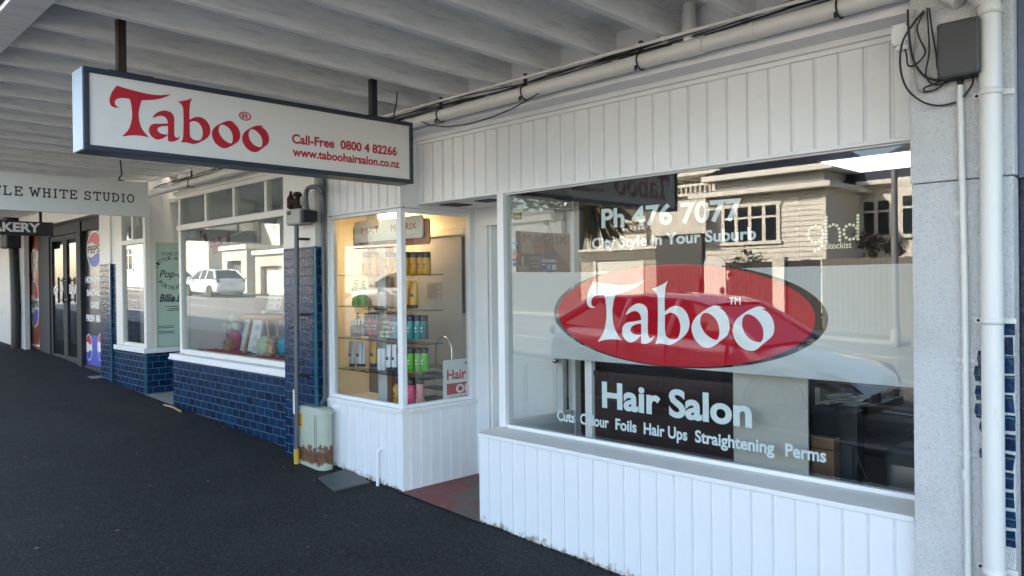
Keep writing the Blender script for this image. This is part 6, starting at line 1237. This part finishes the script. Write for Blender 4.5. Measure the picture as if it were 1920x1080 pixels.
# ------------------------------------------------------------------ cars
tyre = plain('tyre_rubber', (.015, .015, .016), .8); carglass, t_, b_ = new_mat('car_glass'); b_.inputs['Base Color'].default_value = (.012, .015, .018, 1); b_.inputs['Roughness'].default_value = .04; b_.inputs['IOR'].default_value = 1.6
headl = plain('headlamp_lens', (.35, .37, .40), .08, .4); redl = plain('tail_lamp', (.35, .01, .01), .12); plate_m = plain('plate_white', (.7, .7, .7), .4)
def carpaint(n, c, metal): m, t, b = new_mat(n); b.inputs['Base Color'].default_value = (*c, 1); b.inputs['Metallic'].default_value = metal; b.inputs['Roughness'].default_value = .28; b.inputs['Coat Weight'].default_value = 1; b.inputs['Coat Roughness'].default_value = .03; return m
def car(label, x, y, head, paint, L=4.4, W=1.76, H=1.47, plate='EMC154', grp='cars on the road', tailh=.98, hood=.92, rear=.0, turn=0):
    "head = +1: nose towards +X"
    z0 = (gz(x)-.13); slope = math.atan((gz(x+1)-gz(x-1))/2)
    t = thing('parked_car', label, 'car', (0, 0, 0), grp)
    # side profile: (s along the car from the tail 0 to the nose 1, belt half width, sill z, belt z, roof z or None)
    st_ = [(.0, .70, .42, .86, None), (.02, .80, .30, tailh, None), (.10, .86, .24, tailh+.02, None), (.25, .88, .22, tailh, None), (.45, .88, .21, .96, None), (.62, .88, .21, .95, None), (.70, .87, .22, hood+.02, None), (.82, .86, .24, hood-.05, None), (.92, .82, .24, hood-.14, None), (.975, .70, .26, hood-.26, None), (1.0, .52, .36, hood-.42, None)]
    def ring(s, hw, zs, zb):
        k = W/1.76; hw *= k; xx = (s-.5)*L; zm = zs+(zb-zs)*.55
        return [(xx, -hw*.90, zs), (xx, -hw*1.0, zs+.10), (xx, -hw*1.0, zm), (xx, -hw*.95, zb-.03), (xx, -hw*.82, zb+.005), (xx, -hw*.35, zb+.03), (xx, hw*.35, zb+.03), (xx, hw*.82, zb+.005), (xx, hw*.95, zb-.03), (xx, hw, zm), (xx, hw, zs+.10), (xx, hw*.90, zs)]
    def place(p): X, Y, Z = p; X *= head; Y *= head; X, Y = X*cos(turn)-Y*sin(turn), X*sin(turn)+Y*cos(turn); return (x+X*cos(slope)-Z*sin(slope), y+Y, z0+X*sin(slope)+Z*cos(slope))
    def bd(mb, name, mat, par=t, bev=0): mb.v = [place(v) for v in mb.v]; return mb.build(name, mat, par, bev)
    rings = []
    for i in range(len(st_)-1):
        for k in range(4):
            f = k/4; a, b = st_[i], st_[i+1]; rings.append(ring(*[a[j]+(b[j]-a[j])*f for j in range(4)]))
    rings.append(ring(*st_[-1][:4])); n = len(rings[0]); m = MB()
    m.add([v for r in rings for v in r], [(i*n+k, i*n+k+1, (i+1)*n+k+1, (i+1)*n+k) for i in range(len(rings)-1) for k in range(n-1)] + [(i*n+n-1, i*n, (i+1)*n, (i+1)*n+n-1) for i in range(len(rings)-1)], True)
    m.add(rings[0], [tuple(range(n))]).add(rings[-1], [tuple(range(n))[::-1]])
    bd(m, 'body', paint)
    # cabin: windscreen foot, roof front, roof rear, rear window foot
    cab = [(.05+rear, tailh+.01, .80), (.17+rear*.6, H-.07, .62), (.36, H, .64), (.52, H-.015, .64), (.585, H-.07, .63), (.745, hood+.05, .80)]
    kW = W/1.76; pr = []
    for s, z, hw in cab: pr.append(((s-.5)*L, z, hw*kW))
    m = MB()                                                  # glasshouse
    low = [((s-.5)*L, .95, .83*kW) for s, z, hw in cab]
    vs = []
    for (X, z, hw), (Xl, zl, hl) in zip(pr, low): vs += [(X, -hl if z < 1.1 else -hw, z), (X, hl if z < 1.1 else hw, z), (Xl, -hl, min(z, .96)), (Xl, hl, min(z, .96))]
    fs = []
    for i in range(len(pr)-1): a, b = 4*i, 4*(i+1); fs += [(a, b, b+1, a+1), (a, a+2, b+2, b), (a+1, b+1, b+3, a+3)]
    m.add(vs, fs); bd(m, 'window_glass', carglass)
    m = MB()                                                  # roof and pillars over the glass
    roof = [(X, z+.012, hw*1.01) for X, z, hw in pr[1:5]]; vs = []
    for X, z, hw in roof: vs += [(X, -hw, z-.02), (X, -hw*.85, z+.012), (X, 0, z+.028), (X, hw*.85, z+.012), (X, hw, z-.02)]
    m.add(vs, [(5*i+k, 5*i+k+1, 5*i+k+6, 5*i+k+5) for i in range(3) for k in range(4)], True)
    for sgn in (-1, 1):
        def pil(i, j, w): a, b = pr[i], pr[j]; m.tube([(a[0], sgn*(.83*kW if a[1] < 1.1 else a[2])*1.0, a[1]), (b[0], sgn*(.83*kW if b[1] < 1.1 else b[2])*1.0, b[1])], w, 6)
        pil(0, 1, .075); pil(1, 2, .035); pil(2, 3, .03); pil(3, 4, .035); pil(4, 5, .045)
        for s_, w in ((.30, .045), (.47, .04)): m.tube([((s_-.5)*L, sgn*.835*kW, .95), ((s_-.49)*L, sgn*.645*kW, H-.03)], w, 6)
    bd(m, 'roof', paint)
    for sgn in (-1, 1):
        for s_ in (.185, .80):
            X = (s_-.5)*L; q = MB(); yy = sgn*.80*kW
            def cyl(mb, r, y0, y1, nn=22): mb.add([(X+r*cos(2*pi*k/nn), yv, .31+r*sin(2*pi*k/nn)) for yv in (y0, y1) for k in range(nn)], [(k, (k+1) % nn, nn+(k+1) % nn, nn+k) for k in range(nn)]+[tuple(range(nn)), tuple(range(nn, 2*nn))]); return mb
            wh = bd(cyl(q, .315, yy-.10, yy+.092*1), 'wheel', tyre)
            rm = cyl(MB(), .215, yy+sgn*.085, yy+sgn*.097); bd(rm, 'rim', M['alu'], wh); ar = MB()
            for k in range(5): a = 2*pi*k/5+.3; ar.add([(X+r*cos(a+da), yy+sgn*.0985, .31+r*sin(a+da)) for r, da in ((.06, -.5), (.19, -.33), (.19, .33-.45), (.06, .2-.5))], [(0, 1, 2, 3)])
            bd(ar, 'rim_gap', tyre, wh)
            arc = MB(); pts = [(X+.365*cos(pi*k/12), yy+sgn*.078, .30+.365*sin(pi*k/12)) for k in range(13)]; bd(arc.tube(pts, .022, 6), 'wheel_arch', tyre)
        hd = MB().add([((s-.5)*L, sgn*yv*kW, z) for s, yv, z in ((.915, .838, hood-.27), (.905, .835, hood-.17), (.955, .735, hood-.20), (.99, .56, hood-.38), (.972, .715, hood-.38))], [(0, 1, 2, 3, 4)]).add([((s-.5)*L, sgn*yv*kW, z) for s, yv, z in ((.915, .86, hood-.27), (.905, .855, hood-.155), (.955, .775, hood-.19), (.997, .60, hood-.375), (.972, .765, hood-.39))], [(0, 1, 2, 3, 4)]); bd(hd, 'headlight', headl)
        bd(MB().ball(((.012-.5)*L+.03, sgn*.66*kW, tailh-.12), (.07, .16, .10), 10, 6), 'tail_light', redl)
        mi = MB().ball(((.675-.5)*L, sgn*.99*kW, 1.0), (.085, .12, .075), 12, 8).tube([((.68-.5)*L, sgn*.84*kW, .95), ((.675-.5)*L, sgn*.95*kW, .97)], .025, 6); bd(mi, 'wing_mirror', paint)
        for s_ in (.36, .52): bd(MB().box((s_-.5)*L-.1, (s_-.5)*L+.08, sgn*.872*kW, sgn*.905*kW, .80, .83), 'door_handle', paint)
        for s0 in (.30, .47, .66): bd(MB().box((s0-.5)*L-.004, (s0-.5)*L+.004, sgn*.8*kW, sgn*.8825*kW, .30, .90), 'door_gap', M['black'])
    bd(MB().box(L*.485, L*.5+.004, -.42*kW, .42*kW, hood-.50, hood-.40), 'grille', M['black']); bd(MB().box(L*.488, L*.5+.008, -.55*kW, .55*kW, .27, .36), 'lower_grille', M['black'])
    for e, nm in ((L*.5+.004, 'front'), (-L*.5-.012, 'rear')):
        zz_ = .43 if e > 0 else .70; pm = bd(MB().box(e, e+.012, -.18, .18, zz_-.065, zz_+.065), 'number_plate', plate_m)
        m = MB(); put_text(m, plate, (lambda u, v, w=0, e=e: (e+.0125+w, u, v)) if e > 0 else (lambda u, v, w=0, e=e: (e-.0005-w, -u, v)), -.155, .155, zz_-.035, .075, w=.001, bold=.03); bd(m, 'plate_lettering', M['ink'], pm)
    bd(MB().tube([((.40-.5)*L, 0, H+.03), ((.34-.5)*L, 0, H+.24)], [.006, .003], 5), 'aerial', M['black'])
    return t
silver = carpaint('silver_paint', (.60, .62, .64), .3); whitep = carpaint('white_car_paint', (.75, .76, .77), 0)
def wx(p): return p[0]
car('silver hatchback parked at the kerb in front of the salon, mirrored across the red oval', -5.42, -5.22, 1, silver, 4.45, 1.76, 1.42, 'EMC154', hood=.88)
p = MIR(400, 520, -14.6, .1); car('white hatchback parked across the road, mirrored in the studio window', p[0], -14.6, -1, whitep, 4.5, 1.75, 1.49, 'KQD218', rear=-.02)
p = MIR(345, 520, -14.8, .1); car('white saloon parked further up the road, mirrored at the left of the studio window', p[0]-1.5, -14.8, 1, whitep, 4.4, 1.75, 1.45, 'HBR607')
p = MIR(705, 560, -13.0, .06); car('silver car driving up the road, mirrored in the lit bay pane', p[0]+1.9, -13.0, -1, carpaint('pale_silver_paint', (.60, .60, .58), .4), 4.3, 1.75, 1.46, 'FWT932', turn=radians(-32))
